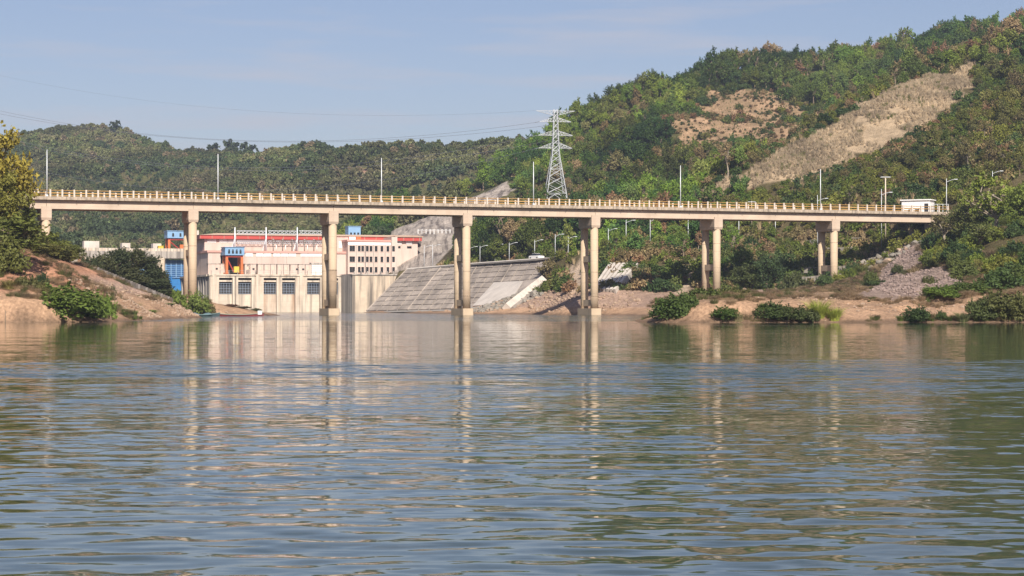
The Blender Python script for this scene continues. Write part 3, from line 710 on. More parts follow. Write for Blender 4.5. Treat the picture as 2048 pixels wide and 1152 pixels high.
for fz, wdt, up, dn in ((.575,5.3,.06,0),(.715,5.5,.05,0),(.865,5.0,.045,0),(.985,6.1,0,-.05)):
    for sg in (-1, 1):
        mb = MB(); z = fz*PH; h = half(z); tip = (sg*wdt, 0, z)
        for sy_ in (-1, 1):
            mb.bar((sg*h, sy_*h, z), tip, wb*.75); mb.bar((sg*half(z+(up+dn)*PH), sy_*half(z), z+(up+dn)*PH), tip, wb*.75)
            for k in range(1, 5):
                t0, t1 = k/5, (k+.5)/5
                p0 = (sg*(h+(wdt-h)*t0), sy_*h*(1-t0), z); p1 = (sg*(h+(wdt-h)*t0), sy_*h*(1-t0), z+(up+dn)*PH*(1-t0))
                mb.bar(p0, p1, wb*.5); p2 = (sg*(h+(wdt-h)*(t0-.2)), sy_*h*(1.2-t0), z); mb.bar(p2, p1, wb*.5)
        mb.build('crossarm', M['pylon'], pyl); arm_pts.append((sg, fz, tip))
for sg, fz, tip in arm_pts:
    if fz < .95: MB().tube(tip, (tip[0]-1.5, tip[1]-.4, tip[2]-.35), .09, n=6).build('insulator', M['wire'], pyl)
rot = Matrix.Rotation(R(8), 3, 'Z')
def wpt(tip): v = rot@Vector(tip); return Vector((px0+v.x, PY+v.y, pz+v.z))
def wire(a, b_, sag, label, r=.042):
    mb = MB(); n = 60; prev = None
    for k in range(n+1):
        t = k/n; p = a.lerp(b_, t); p = Vector((p.x, p.y, p.z-4*sag*t*(1-t)))
        if prev is not None: mb.tube(prev, p, r, n=4, caps=False)
        prev = p
    tag(mb.build('power_line', M['wire']), label, 'power line', 'power lines strung from the pylon')
def wend(x, y, Y): return Vector(P(x, y, Y))
tips = {(sg, fz): wpt((t[0]-1.5, t[1], t[2]-.3)) for sg, fz, t in arm_pts}
wire(tips[(-1,.865)], wend(-330, 125, 760), 15.5, 'upper of the two long wires sagging from the upper crossarm')
wire(tips[(1,.865)], wend(-330, 141, 770), 14.8, 'lower of the two long wires sagging from the upper crossarm')
wire(tips[(-1,.715)], wend(-330, 158, 760), 20.0, 'upper wire from the middle crossarm dipping behind the far hill')
wire(tips[(1,.715)], wend(-330, 172, 770), 20.0, 'lower wire from the middle crossarm dipping behind the far hill')
wire(tips[(-1,.575)], wend(-330, 205, 760), 22.0, 'lowest wire from the pylon, just above the far hill')
wire(wpt(arm_pts[-2][2]), wend(-330, 60, 760), 12.0, 'thin topmost earth wire from the head of the pylon', .02)
# ------------------------------------------------------------------ powerhouse and dam (parallel to the bridge)
PA = BR_TH; PO = (P(419, 0, 560)[0], 560.0); pc, ps = math.cos(PA), math.sin(PA)
def S(x, n):            # image column on the plane n metres behind the draft-tube wall -> metres along the dam
    u = (x-CX)/F; return (u*(PO[1]+n*pc)-PO[0]+n*ps)/(pc-u*ps)
def Zp(y, s, n): return EYE+(HY-y)*(PO[1]+s*ps+n*pc)/F
ZX = lambda zx: 300+zx*.2832
ZY = lambda zy: 420+zy*.2834

def holed_wall(name, s0, s1, z0, z1, holes, n0, n1, mat, parent):
    """wall slab with real openings"""
    ss = sorted({s0, s1, *[h[0] for h in holes], *[h[1] for h in holes]}); zs = sorted({z0, z1, *[h[2] for h in holes], *[h[3] for h in holes]})
    mb = MB()
    for a, b_ in zip(ss, ss[1:]):
        run = None
        for c_, d_ in zip(zs, zs[1:]):
            inside = any(h[0] <= (a+b_)/2 <= h[1] and h[2] <= (c_+d_)/2 <= h[3] for h in holes)
            if inside:
                if run: mb.box(a, b_, n0, n1, *run); run = None
            else: run = (run[0], d_) if run else (c_, d_)
        if run: mb.box(a, b_, n0, n1, *run)
    return mb.build(name, mat, parent)

ph = tag(empty('powerhouse', (*PO, 0), PA), 'long pink powerhouse with red fascia and gated draft-tube wall at the water', 'powerhouse')
ZT = 10.7     # tailrace platform
sR = S(ZX(1350), 0)
wing = S(ZX(488), 0)
gates = [(488,584),(623,718),(803,895),(933,1027),(1110,1202),(1240,1330)]
holes = [(S(ZX(a),0), S(ZX(b_),0), -3.0, 10.0-.35) for a, b_ in gates]
holed_wall('draft_tube_wall', -.0, sR, -4, ZT-.45, holes, 0, 2.2, M['phpale'], ph)
MB().box(-.25, sR, -.25, 8.0, ZT-.45, ZT).build('platform_slab', M['phpale'], ph)
for (a, b_, c_, d_) in holes:
    MB().box(a-.02, b_+.02, 1.3, 2.1, -4, 5.2).build('lower_panel', M['phpale'], ph)
    MB().box(a-.02, b_+.02, .7, 1.5, 8.55, 9.05).build('lintel_beam', M['phpale'], ph)
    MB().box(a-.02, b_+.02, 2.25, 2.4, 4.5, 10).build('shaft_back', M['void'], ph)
    g = empty('gate', (a, 1.1, 5.2)); g.parent = ph
    w = b_-a; H = 2.9
    for k in range(5): MB().box(0, w, .06, .2, H*k/4-.055, H*k/4+.055).build('rail', M['rack'], g)
    for k in range(6): MB().box(w*k/5-.055, w*k/5+.055, 0, .14, 0, H).build('stile', M['rack'], g)
for (a, b_) in ((584,623),(895,933)):      # groove between twin openings
    m_ = (S(ZX(a),0)+S(ZX(b_),0))/2
    MB().box(m_-.22, m_+.22, -.12, -.004, -4, ZT-.46).build('pilaster', M['phstreak'], ph)
for zx in (455, 760, 1068): 
    m_ = S(ZX(zx), 0); MB().box(m_-.5, m_+.5, -.35, -.004, -4, ZT-.46).build('buttress', M['phpale'], ph)
# platform rail
for k in range(int(sR/2.5)): MB().box(.4+2.5*k, .55+2.5*k, -.1, .05, ZT, ZT+1.05).build('railing_post', M['phgrey'], ph)
for z in (.55, 1.0): MB().box(.3, sR-1, -.05, .02, ZT+z, ZT+z+.06).build('railing_bar', M['phgrey'], ph)
# dividing wall at the left corner (ribbed, running away from the river)
MB().box(0, 1.6, 2.25, 60, -4, ZT-.6).build('dividing_wall', M['phgrey'], ph)
for k in range(14): MB().box(-.35, -.003, 4+4*k, 4.5+4*k, -4, ZT-.8).build('rib', M['phgrey'], ph)
MB().box(-.5, 1.7, 2.25, 60, ZT-.6, ZT-.1).build('coping', M['phpale'], ph)

# lower hall
n1 = 9.0; a0, a1 = S(ZX(410), n1), S(ZX(1395), n1)
zt = Zp(ZY(281), a0, n1); 
MB().box(a0, a1, n1, n1+26, ZT-1, zt-.75).build('lower_hall_wall', M['phwall'], ph)
MB().box(a0-.3, a1, n1-.3, n1+26.2, zt-.75, zt-.15).build('cornice', M['band'], ph)
for zx in (505,755,965,1145,1290): s_ = S(ZX(zx), n1); MB().box(s_-.05, s_+.05, n1-.05, n1-.003, ZT, zt-.8).build('downpipe', M['phgrey'], ph)
for zx in (700,775,830,895,950,1005,1088,1140,1190):
    s_ = S(ZX(zx), n1); z_ = Zp(ZY(316), s_, n1)
    v = empty('louvre', (s_, n1-.004, z_)); v.parent = ph
    MB().box(-1.05, 1.05, -.12, 0, -.55, .55).build('frame', M['white'], v)
    for k in range(5): MB().box(-.95, .95, -.17, -.123, -.42+k*.2, -.32+k*.2).build('blade', M['white'], v)
# upper hall with red fascia
n2 = 16.0; b0, b1 = S(ZX(385), n2), S(ZX(1885), n2)
zr = Zp(ZY(163), b0, n2); zf0 = Zp(ZY(203), b0, n2); zf1 = Zp(ZY(176), b0, n2)
MB().box(b0, b1, n2, n2+22, zt-.15, zf0+.2).build('upper_hall_wall', M['phwall'], ph)
fas = MB().box(b0-1.6, b1+1.2, n2-1.2, n2+23.2, zf0, zf1).build('fascia', M['red'], ph)
for k in range(20):
    s_ = b0-1.5+(b1-b0+2.5)*k/19; MB().box(s_-.06, s_+.06, n2-1.26, n2-1.203, zf0, zf1).build('fascia_joint', M['roofcap'], fas)
rf = MB().add([(b0-1.9,n2-1.5,zf1),(b1+1.5,n2-1.5,zf1),(b1+1.5,n2+23.5,zf1),(b0-1.9,n2+23.5,zf1),(b0+3.5,n2-1.0,zr),(b1,n2-1.0,zr),(b1,n2+20,zr),(b0+3.5,n2+20,zr)], [(0,3,2,1),(4,5,6,7),(0,1,5,4),(1,2,6,5),(2,3,7,6),(3,0,4,7)]).build('roof', M['roofcap'], ph)
for zx in (435,520,575,640,690,740,800,1130,1250):
    s_ = S(ZX(zx), n2); z_ = Zp(ZY(215), s_, n2)
    v = empty('louvre', (s_, n2-.004, z_)); v.parent = ph
    MB().box(-1.3, 1.3, -.12, 0, -.6, .6).build('frame', M['white'], v)
    for k in range(5): MB().box(-1.2, 1.2, -.17, -.123, -.46+k*.21, -.36+k*.21).build('blade', M['white'], v)
# plant room on the hall
c0, c1 = S(ZX(1320), 13), S(ZX(1400), 13); zpr = Zp(ZY(192), c0, 13)
MB().box(c0, c1, 13, 15.99, zt-.15, zpr).build('plant_room', M['phwall'], ph)
for zx in (1345,1375): s_ = S(ZX(zx), 13); MB().box(s_-.5, s_+.5, 12.9, 12.997, zt+1, zpr-1.2).build('door', M['white'], ph)
# office block
n3 = 6.5; o0, o1 = S(ZX(1398), n3), S(ZX(1706), n3); zo = Zp(ZY(222), o0, n3)
wins = []
for zy in (273,348,422):
    for zx in (1419,1438,1478,1502,1535,1561,1597,1638,1680):
        s_ = S(ZX(zx), n3); z_ = Zp(ZY(zy), s_, n3); wins.append((s_-.40, s_+.40, z_-.8, z_+.8))
zrow = [sum(w[2:4])/2 for w in wins]
W3 = []
for r in range(3):
    zc = sum(zrow[r*9:(r+1)*9])/9
    W3 += [(w[0], w[1], zc-.8, zc+.8) for w in wins[r*9:(r+1)*9]]
holed_wall('office_wall', o0, o1, ZT-1, zo, W3, n3, n3+.4, M['phwall'], ph)
MB().box(o0, o1, n3+.41, n3+9.3, ZT-1, zo).build('office_core', M['phwall'], ph)
MB().box(o0-.3, o1-.004, n3-.3, n3+9.3, zo, zo+.55).build('cornice', M['band'], ph)
MB().box(o0, o1, n3-.06, n3-.003, zo-1.0, zo-.05).build('white_band', M['white'], ph)
for zx in (1458,1520,1578,1660): s_ = S(ZX(zx), n3); MB().box(s_-.12, s_+.12, n3-.1, n3-.003, ZT-1, zo-1.05).build('pilaster', M['phgrey'], ph)
for w in W3:
    g = empty('window', ((w[0]+w[1])/2, n3+.30, w[2])); g.parent = ph
    MB().box(-.40,.40,.02,.06,0,1.6).build('pane', M['glass'], g)
    f_ = MB()
    for x in (-.37,0,.37): f_.box(x-.03,x+.03,-.03,.018,0,1.6)
    for z in (.03,.9,1.57): f_.box(-.34,-.03,-.025,.012,z-.03,z+.03).box(.03,.34,-.025,.012,z-.03,z+.03)
    f_.build('frame', M['dark'], g)
    MB().box(-.5,.5,-.42,-.3,-.12,-.02).build('sill', M['phwall'], g)
# stair tower and end bay
t0, t1 = S(ZX(1706), 5.6), S(ZX(1745), 5.6); ztw = Zp(ZY(190), t0, 5.6)
tw = [(S(ZX(1720),5.6)-.4, S(ZX(1720),5.6)+.4, sum(zrow[r*9:(r+1)*9])/9-.8, sum(zrow[r*9:(r+1)*9])/9+.8) for r in range(3)]
holed_wall('stair_tower', t0, t1, ZT-1, ztw, tw, 5.6, 6.0, M['phwall'], ph)
MB().box(t0, t1, 6.01, 15.9, ZT-1, ztw).build('tower_core', M['phwall'], ph)
MB().box(t1-.35, t1+.05, 5.5, 5.597, ZT-1, ztw).build('tower_edge', M['slabpale'], ph)
for w in tw:
    g = empty('window', ((w[0]+w[1])/2, 5.85, w[2])); g.parent = ph
    MB().box(-.4,.4,.02,.06,0,1.6).build('pane', M['glass'], g); MB().box(-.03,.03,-.03,.018,0,1.6).build('mullion', M['dark'], g)
e0, e1 = t1+.01, S(ZX(1890), 8.0); ze = Zp(ZY(218), e0, 8)
dz = Zp(ZY(378), e1, 8)
dr = (S(ZX(1790),8), S(ZX(1872),8), ZT-1, dz)
sm = [(S(ZX(1748),8)+.2, S(ZX(1770),8), Zp(ZY(271),e0,8), Zp(ZY(255),e0,8)), (S(ZX(1815),8), S(ZX(1848),8), Zp(ZY(271),e0,8), Zp(ZY(255),e0,8))]
holed_wall('end_bay_wall', e0, e1, ZT-1, ze, [dr]+sm, 8.0, 8.5, M['phwall'], ph)
MB().box(e0, e1, 9.8, 30, ZT-1, ze).build('end_bay_core', M['phwall'], ph)
MB().box(dr[0]-.1, dr[1]+.1, 8.55, 8.75, ZT-1, dz+.1).build('roller_door', M['phgrey'], ph)
for h_ in sm: MB().box(h_[0]-.1, h_[1]+.1, 8.3, 8.4, h_[2]-.1, h_[3]+.1).build('window_pane', M['glass'], ph)
fe = MB().box(e0+.2, e1+1.0, 6.9, 31, ze, Zp(ZY(192),e0,8)).build('fascia', M['red'], ph)
MB().box(e0-.2, e1+1.3, 6.6, 31.3, Zp(ZY(192),e0,8), Zp(ZY(184),e0,8)).build('roof_edge', M['roofcap'], ph)
for k in (.3,.72,1.0): MB().box(e0+.2+(e1-e0)*k, e0+.35+(e1-e0)*k, 6.8, 6.897, ze, Zp(ZY(192),e0,8)).build('fascia_joint', M['roofcap'], fe)
for zx in (1756,1830): s_ = S(ZX(zx), 8); z_ = Zp(ZY(230), s_, 8); MB().box(s_-.9, s_+.9, 7.85, 7.997, z_-.55, z_+.55).build('louvre', M['white'], ph)
# emblem panel on the office fascia
s_ = S(ZX(1428), n2-1.3); z_ = (zf0+zf1)/2-1.3
MB().box(s_-1.0, s_+1.0, n2-1.45, n2-1.28, zf0+.15, zf1-.1).build('fascia_panel', M['white'], ph)
MB().box(s_+1.2, s_+2.6, n2-1.45, n2-1.28, zf0+.05, zf1-.05).build('fascia_panel', M['orange'], ph)

# retaining block on the right of the tailrace
q0, q1 = sR, S(ZX(1760), -9); 
rb = tag(empty('retaining_block', (*PO, 0), PA), 'streaked concrete retaining block between tailrace and sloping slabs', 'wall')
bl_ = S(ZX(1430), -9.0)
MB().box(bl_, q1, -9.0, 6.3, -4, ZT-.25).build('wall', M['phstreak'], rb)
MB().box(bl_-.25, q1, -9.25, 6.3, ZT-.25, ZT+.1).build('coping', M['phgrey'], rb)
MB().add([(sR,.3,-4),(bl_-.003,-9.0,-4),(bl_-.003,6,-4),(sR,6,-4),(sR,.3,ZT-.27),(bl_-.003,-9.0,ZT-.27),(bl_-.003,6,ZT-.27),(sR,6,ZT-.27)], [(0,1,5,4),(4,5,6,7),(3,0,4,7)]).build('side_wall', M['phgrey'], rb)
for k in range(10): 
    x = bl_+.6+k*1.9
    if x < q1-1: MB().box(x-.18, x+.18, -9.15, -8.8, ZT+.1, ZT+.9).build('parapet_post', M['phgrey'], rb)

# cabinets on the platform
for i, zx in enumerate((455,512,690,715,782,828,872,920,964,1022,1066,1118)):
    wd = {455:3.6,715:2.6,1022:2.5,1066:2.3}.get(zx, 1.7); s_ = S(ZX(zx), 4.0)
    k = tag(empty('cabinet', (PO[0]+s_*pc-4.0*ps, PO[1]+s_*ps+4.0*pc, ZT), PA), '%s pink gate cabinet on the platform, %s of the twelve from the left' % ('wide' if wd > 2 else 'narrow', ['first','second','third','fourth','fifth','sixth','seventh','eighth','ninth','tenth','eleventh','last'][i]), 'cabinet', 'cabinets on the tailrace platform')
    MB().cbox(-wd/2, wd/2, 0, 2.2, 0, 2.9, .04).build('body', M['phwall'], k)
    MB().cbox(-wd/2-.1, wd/2+.1, -.1, 2.3, 2.9, 3.05, .04).build('roof', M['phgrey'], k)
    if wd > 2: MB().box(.35, .95, -.05, -.003, 1.3, 1.8).build('window', M['glass'], k)
    else: MB().box(-.3, .3, -.05, -.003, 1.3, 2.3).build('hatch', M['phpale'], k)
s_ = S(ZX(1180), 5); k = tag(empty('shed', (PO[0]+s_*pc-5*ps, PO[1]+s_*ps+5*pc, ZT), PA), 'white slatted shed on the platform beside the third pier', 'shed')
MB().box(-1.6,1.6,0,2,0,3.0).build('body', M['white'], k); MB().box(-1.75,1.75,-.15,2.2,3.0,3.5).build('roof', M['phgrey'], k)
for z in (.5,1.1,1.7,2.3): MB().box(-1.5,1.5,-.06,-.003,z,z+.12).build('slat', M['phgrey'], k)

# gantry cranes
def gantry(x, y, z, W_, H_, HB, D, label, win):
    g = tag(empty('gantry_crane', (x, y, z), PA), label, 'gantry crane', None)
    for sx_ in (-1, 1):
        for sy_ in (0, 1):
            MB().box(sx_*W_/2-.35, sx_*W_/2+.35, sy_*D-.35, sy_*D+.35, .45, H_).build('leg', M['orange'], g)
        MB().box(sx_*W_/2-.4, sx_*W_/2+.4, -.6, D+.6, 0, .45).build('bogie', M['orange'], g)
        MB().bar((sx_*W_/2, .4, 1), (sx_*W_/2, D-.4, H_-1), .3).build('side_brace', M['orange'], g)
    for sy_ in (0, 1): MB().box(-W_/2-.3, W_/2+.3, sy_*D-.3, sy_*D+.3, H_, H_+.55).build('crossbeam', M['red'], g)
    MB().bar((-W_/2+.3, 0, H_*.85), (-.2, 0, .7), .25).build('brace', M['red'], g)
    h = MB().cbox(-W_/2-.6, W_/2+.6, -.8, D+.8, H_+.56, H_+.56+HB, .05).build('machine_house', M['blue'], g)
    MB().box(-W_/2-.8, W_/2+.8, -1, D+1, H_+.56+HB, H_+.7+HB).build('roof', M['blue'], h)
    for k in range(win):
        xx = (k+.5)/win*W_-W_/2
        MB().box(xx-.3, xx+.3, -.86, -.803, H_+1.0, H_+1.75).build('window', M['glass'], h)
        MB().box(xx-.25, xx+.25, -.86, -.803, H_+HB-.35, H_+HB-.05).build('vent', M['glass'], h)
    hk = MB().cbox(.2, 1.7, D*.3, D*.7, .5, 2.2, .1).build('hoist_block', M['yellow' if win == 4 else 'orange'], g)
    return g
s_ = S(ZX(595), 1.2); zb_ = Zp(ZY(445), s_, 1.2)
W_ = S(ZX(648), 1.2)-S(ZX(541), 1.2)
gantry(PO[0]+s_*pc-1.2*ps, PO[1]+s_*ps+1.2*pc, ZT, W_, Zp(ZY(333), s_, 1.2)-ZT, 2.2, 4.0, 'blue and orange gantry crane in front of the pink hall', 4)
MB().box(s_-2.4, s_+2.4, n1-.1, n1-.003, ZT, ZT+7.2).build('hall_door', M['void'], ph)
# rooftop switchyard frames
for i, (za, zb2) in enumerate(((600,820),(820,1040),(1040,1260))):
    s0_, s1_ = S(ZX(za), 12.0), S(ZX(zb2), 12.0)
    d = ['one', 'two', 'three']
    g = tag(empty('switchyard_frame', (PO[0]+s0_*pc-12*ps, PO[1]+s0_*ps+12*pc, zt-.15), PA), ['lattice switchyard beam and mast beside the gantry crane', 'middle lattice switchyard beam and mast on the hall roof', 'lattice switchyard beam and mast beside the third bridge pier'][i], 'switchyard frame', 'switchyard frames on the hall roof')
    hz = Zp(ZY(118), s0_, 12)-zt; MB().tube((0,0,0),(0,0,hz),.28,.18,n=8).build('mast', M['steel'], g)
    MB().bar((-1.1,0,0),(0,0,hz*.55),.2).build('strut', M['steel'], g)
    z0_, z1_ = Zp(ZY(166), s0_, 12)-zt, Zp(ZY(143), s0_, 12)-zt; w = s1_-s0_
    mb = MB()
    for y in (-.4,):
        for z in (z0_, z1_): mb.bar((.5,y,z),(w-.4,y,z),.12)
        nseg = 7
        for q in range(nseg):
            x0_, x1_ = .5+(w-.9)*q/nseg, .5+(w-.9)*(q+1)/nseg
            mb.bar((x0_,y,z0_),(x1_,y,z1_),.09); mb.bar((x0_,y,z1_),(x1_,y,z0_),.09)
    mb.build('lattice_beam', M['steel'], g)
    mb = MB(); z2_ = z0_-2.0
    for z in (z2_, z2_-.8): mb.bar((.5,-.6,z),(w-.4,-.6,z),.1)
    for q in range(14): x0_ = .5+(w-.9)*q/14; mb.bar((x0_,-.6,z2_),(x0_+(w-.9)/14,-.6,z2_-.8),.1)
    mb.build('busbar_truss', M['steel'], g)
    if i:
        for q in range(3):
            xx = w*(.2+.3*q); hh = 3.6
            MB().tube((xx,-1.2,0),(xx,-1.2,hh),.18,n=6).build('breaker_column', M['phgrey'], g)
            MB().tube((xx,-1.2,hh),(xx+1.6,-1.2,hh-1.6),.06,n=5).build('conductor', M['dark'], g)
            for z in (1.4,2.0,2.6,3.2): MB().tube((xx,-1.2,z),(xx,-1.2,z+.15),.35,n=8).build('insulator_shed', M['phgrey'], g)
            MB().tube((xx+.8,-1.6,0),(xx+.8,-1.6,1.8),.12,n=6).build('arrester', M['white'], g)
# blue cabin on the roof
s_ = S(ZX(1445), 24); z_ = zr
k = tag(empty('roof_cabin', (PO[0]+s_*pc-24*ps, PO[1]+s_*ps+24*pc, z_-.6), PA), 'small blue cabin standing up behind the powerhouse roof', 'cabin')
MB().cbox(-1.9,1.9,0,4,0,3.4,.05).build('body', M['blue'], k); MB().box(-2.05,2.05,-.2,4.2,3.4,3.55).build('roof', M['blue'], k)
for x in (-1.1,0,1.1): MB().box(x-.3,x+.3,-.06,-.003,1.0,1.6).build('window', M['glass'], k)

# spillway dam left of the powerhouse
dam = tag(empty('spillway_dam', (*PO, 0), PA), 'concrete spillway dam with a blue radial gate left of the powerhouse', 'dam')
nd = 45.0
def Sd(x, n=nd): return S(x, n)
zd = Zp(503, Sd(360), nd); zu = Zp(517, Sd(360), nd)
MB().box(Sd(120), Sd(404), nd-1, nd+9, zu, zd).build('crest_bridge', M['phgrey'], dam)
for k in range(40): 
    x = Sd(150)+(Sd(404)-Sd(150))*k/39; MB().box(x-.12, x+.12, nd-1.1, nd-1.003, zu+.2, zd+.9).build('parapet_rib', M['phgrey'], dam)
MB().box(Sd(120), Sd(404), nd-.9, nd-.6, zd, zd+.85).build('parapet', M['phpale'], dam)
piers = [(385,404),(296,322),(228,252),(160,188)]
for i, (xa, xb) in enumerate(piers):
    MB().cbox(Sd(xa), Sd(xb), nd-8, nd+9, -4, zu-.004, .4).build('pier', M['phstreak'], dam)
for i, (xa, xb) in enumerate(((322,385),(252,296),(188,228))):
    a_, b_ = Sd(xa)+.02, Sd(xb)-.02
    g = empty('radial_gate', (a_, nd+1, 0)); g.parent = dam
    zt_ = Zp(520, a_, nd+1); zb_ = Zp(555, a_, nd+1); w = b_-a_
    MB().box(.05, w-.05, .5, .8, zb_-4, zt_).build('skin_plate', M['bluegate'], g)
    nv, nh = 7, 10
    for k in range(nv): x = .1+(w-.2)*k/(nv-1); MB().box(x-.1, x+.1, .0, .497, zb_, zt_).build('stiffener', M['blue'], g)
    for k in range(nh): z = zb_+(zt_-zb_)*k/(nh-1); MB().box(.02, w-.02, .12, .45, z-.08, z+.08).build('girder', M['blue'], g)
    for sx_ in (.25, .75):
        for k in range(3): MB().bar((w*sx_+(k-1)*.8,.2,zb_+.5),(w*sx_,-6,zb_-2.5),.35).build('arm', M['bluegate'], g)
    MB().box(0, w, -.5, 1.5, -4, zb_-5).build('sill', M['phpale'], g)
for (xa, xb, yt, yb) in ((167,198,482,517),(243,260,486,511),(305,322,487,506),(391,397,461,503)):
    a_, b_ = Sd(xa, nd+3), Sd(xb, nd+3); z0_, z1_ = Zp(yb, a_, nd+3), Zp(yt, a_, nd+3)
    t = MB().cbox(a_, b_, nd+2, nd+6, zd-.003 if yb < 515 else zu, z1_, .1).build('hoist_tower', M['slabpale'], dam)
    if xb-xa > 10: MB().box(a_+(b_-a_)*.5, a_+(b_-a_)*.85, nd+1.9, nd+1.997, (z0_+z1_)/2-.2, (z0_+z1_)/2+.5).build('opening', M['void'], t)
s_ = Sd(351); W_ = Sd(382)-Sd(338); zl = zd
gantry(PO[0]+Sd(360, nd+2)*pc-(nd+2)*ps, PO[1]+Sd(360, nd+2)*ps+(nd+2)*pc, zl, W_, Zp(480, s_, nd+2)-zl, Zp(463, s_, nd)-Zp(477, s_, nd), 4.5, 'blue and orange gantry crane on the dam crest left of the powerhouse', 3)
s_ = Sd(322, nd+1); k = tag(empty('generator_box', (PO[0]+s_*pc-(nd+1)*ps, PO[1]+s_*ps+(nd+1)*pc, zd), PA), 'small yellow machine box on the dam crest', 'machine')
MB().cbox(-.8,.8,0,1.2,0,1.6,.1).build('body', M['yellow'], k); MB().box(-.9,.9,-.1,1.3,1.6,1.7).build('lid', M['yellow'], k)

# ------------------------------------------------------------------ sloping slab revetment
rev = tag(empty('slope_revetment', (0, 0, 0)), 'grey weathered concrete slabs facing the slope below the access road', 'revetment')
ztoe, ztop = (.3, .9, 1.4), (11.6, 12.45, 13.0)
def rvp(u, v):        # u 0..2 along, v 0..1 up
    i = min(int(u), 1); f_ = u-i
    a = Vector((*REV[i][0], ztoe[i])).lerp(Vector((*REV[i+1][0], ztoe[i+1])), f_); b_ = Vector((*REV[i][1], ztop[i])).lerp(Vector((*REV[i+1][1], ztop[i+1])), f_)
    return a.lerp(b_, v)
NU, NV = 16, 9
nrm = ((rvp(1.5,.5)-rvp(.5,.5)).cross(rvp(1,.9)-rvp(1,.1))).normalized()
if nrm.y > 0: nrm = -nrm
for i in range(NU):
    for j in range(NV):
        u0, u1 = 2*i/NU, 2*(i+1)/NU; v0, v1 = j/NV, (j+1)/NV; g = .006
        q = [rvp(u0+g, v0+g), rvp(u1-g, v0+g), rvp(u1-g, v1-g), rvp(u0+g, v1-g)]
        if (i > 12 and j < 5-(15-i)) : continue
        lift = random.uniform(.0, .07); q2 = [p+nrm*(.18+lift) for p in q]; q1_ = [p-nrm*.3 for p in q]
        MB().add(q1_+q2, [(4,5,6,7),(0,1,5,4),(1,2,6,5),(2,3,7,6),(3,0,4,7)]).build('slab', M['slab'], rev)
bk = MB(); bk.add([rvp(2*i/NU, v) for i in range(NU+1) for v in (-.03, 1.0)], [(2*i, 2*i+2, 2*i+3, 2*i+1) for i in range(NU)]).build('bedding', M['asphalt'], rev)
cope = MB()
for i in range(8): a, b_ = rvp(2*i/8, 1.0), rvp(2*(i+1)/8, 1.0); cope.bar(a+Vector((0,.1,.15)), b_+Vector((0,.1,.15)), .5)
cope.build('coping', M['slabpale'], rev)
for i in range(0, NU+1, 4):
    a, b_ = rvp(2*i/NU, 0)+nrm*.22, rvp(2*i/NU, 1)+nrm*.22
    MB().bar(a, b_, .32).build('rib', M['slab'], rev)

# pale apron and edge beam right of the slabs
def quad_slab(name, pts, th, mat, parent):
    p = [Vector(q) for q in pts]; n = (p[1]-p[0]).cross(p[3]-p[0]).normalized()
    if n.z < 0: n = -n
    return MB().add([q-n*th for q in p]+[q+n*.05 for q in p], [(4,5,6,7),(0,1,5,4),(1,2,6,5),(2,3,7,6),(3,0,4,7)]).build(name, mat, parent)
ap = tag(empty('drain_apron', P(1000, 600, 448)), 'pale concrete drainage apron with a sloping edge beam right of the slabs', 'apron')
def loc(pts): o = Vector(P(1000, 600, 448)); return [tuple(Vector(p)-o) for p in pts]
quad_slab('apron_slab', loc([P(945,612,452), P(1020,606,432), P(1046,562,448), P(988,565,470)]), .5, M['slabpale'], ap)
quad_slab('apron_slab', loc([P(1022,604,431), P(1052,590,428), P(1084,558,440), P(1048,561,447)]), .5, M['slab'], ap)
q = loc([P(1013,616,418), P(1085,560,436)]); MB().bar(q[0], q[1], 1.5).build('edge_beam', M['slabpale'], ap)
q = loc([P(1025,617,417), P(1092,565,434)]); MB().bar(q[0], q[1], .7).build('edge_kerb', M['slab'], ap)
# terraced drain slope right of the fifth pier
g0 = [ground_at(x, y, y0=330) for x, y in ((1183,587),(1232,589),(1278,536),(1218,535))]
dr = tag(empty('drain_slope', g0[0]), 'pale ribbed concrete drain slope right of the fifth pier', 'drain')
o_ = Vector(g0[0]); gq = [Vector(p)-o_+Vector((0,0,1.0)) for p in g0]
for k in range(7):
    a0_, a1_ = gq[0].lerp(gq[1], k/7+.015), gq[0].lerp(gq[1], (k+1)/7-.03); b0_, b1_ = gq[3].lerp(gq[2], k/7+.015), gq[3].lerp(gq[2], (k+1)/7-.03)
    quad_slab('rib_slab', [a0_, a1_, b1_, b0_], 1.2, M['slabpale'], dr)
g1 = [ground_at(x, y, y0=330) for x, y in ((1240,540),(1262,540),(1290,500),(1275,500))]
if all(g1): quad_slab('chute', [Vector(p)-o_+Vector((0,0,.3)) for p in g1], 1.0, M['slab'], dr)

# railing on the berm of the cut slope
brl = tag(empty('berm_railing', P(870, 466, 612)), 'short white railing on the berm of the streaked cut slope', 'railing'); o_ = Vector(P(870, 466, 612)); pr = None
for x in range(836, 908, 8):
    q = ground_at(x, 467, y0=560)
    if not q: continue
    q = Vector(q)-o_; MB().bar(q+Vector((0,0,-.5)), q+Vector((0,0,1.3)), .22).build('post', M['white'], brl)
    if pr is not None and (q-pr).length < 12: MB().bar(pr+Vector((0,0,1.0)), q+Vector((0,0,1.0)), .12).build('rail', M['white'], brl)
    pr = q
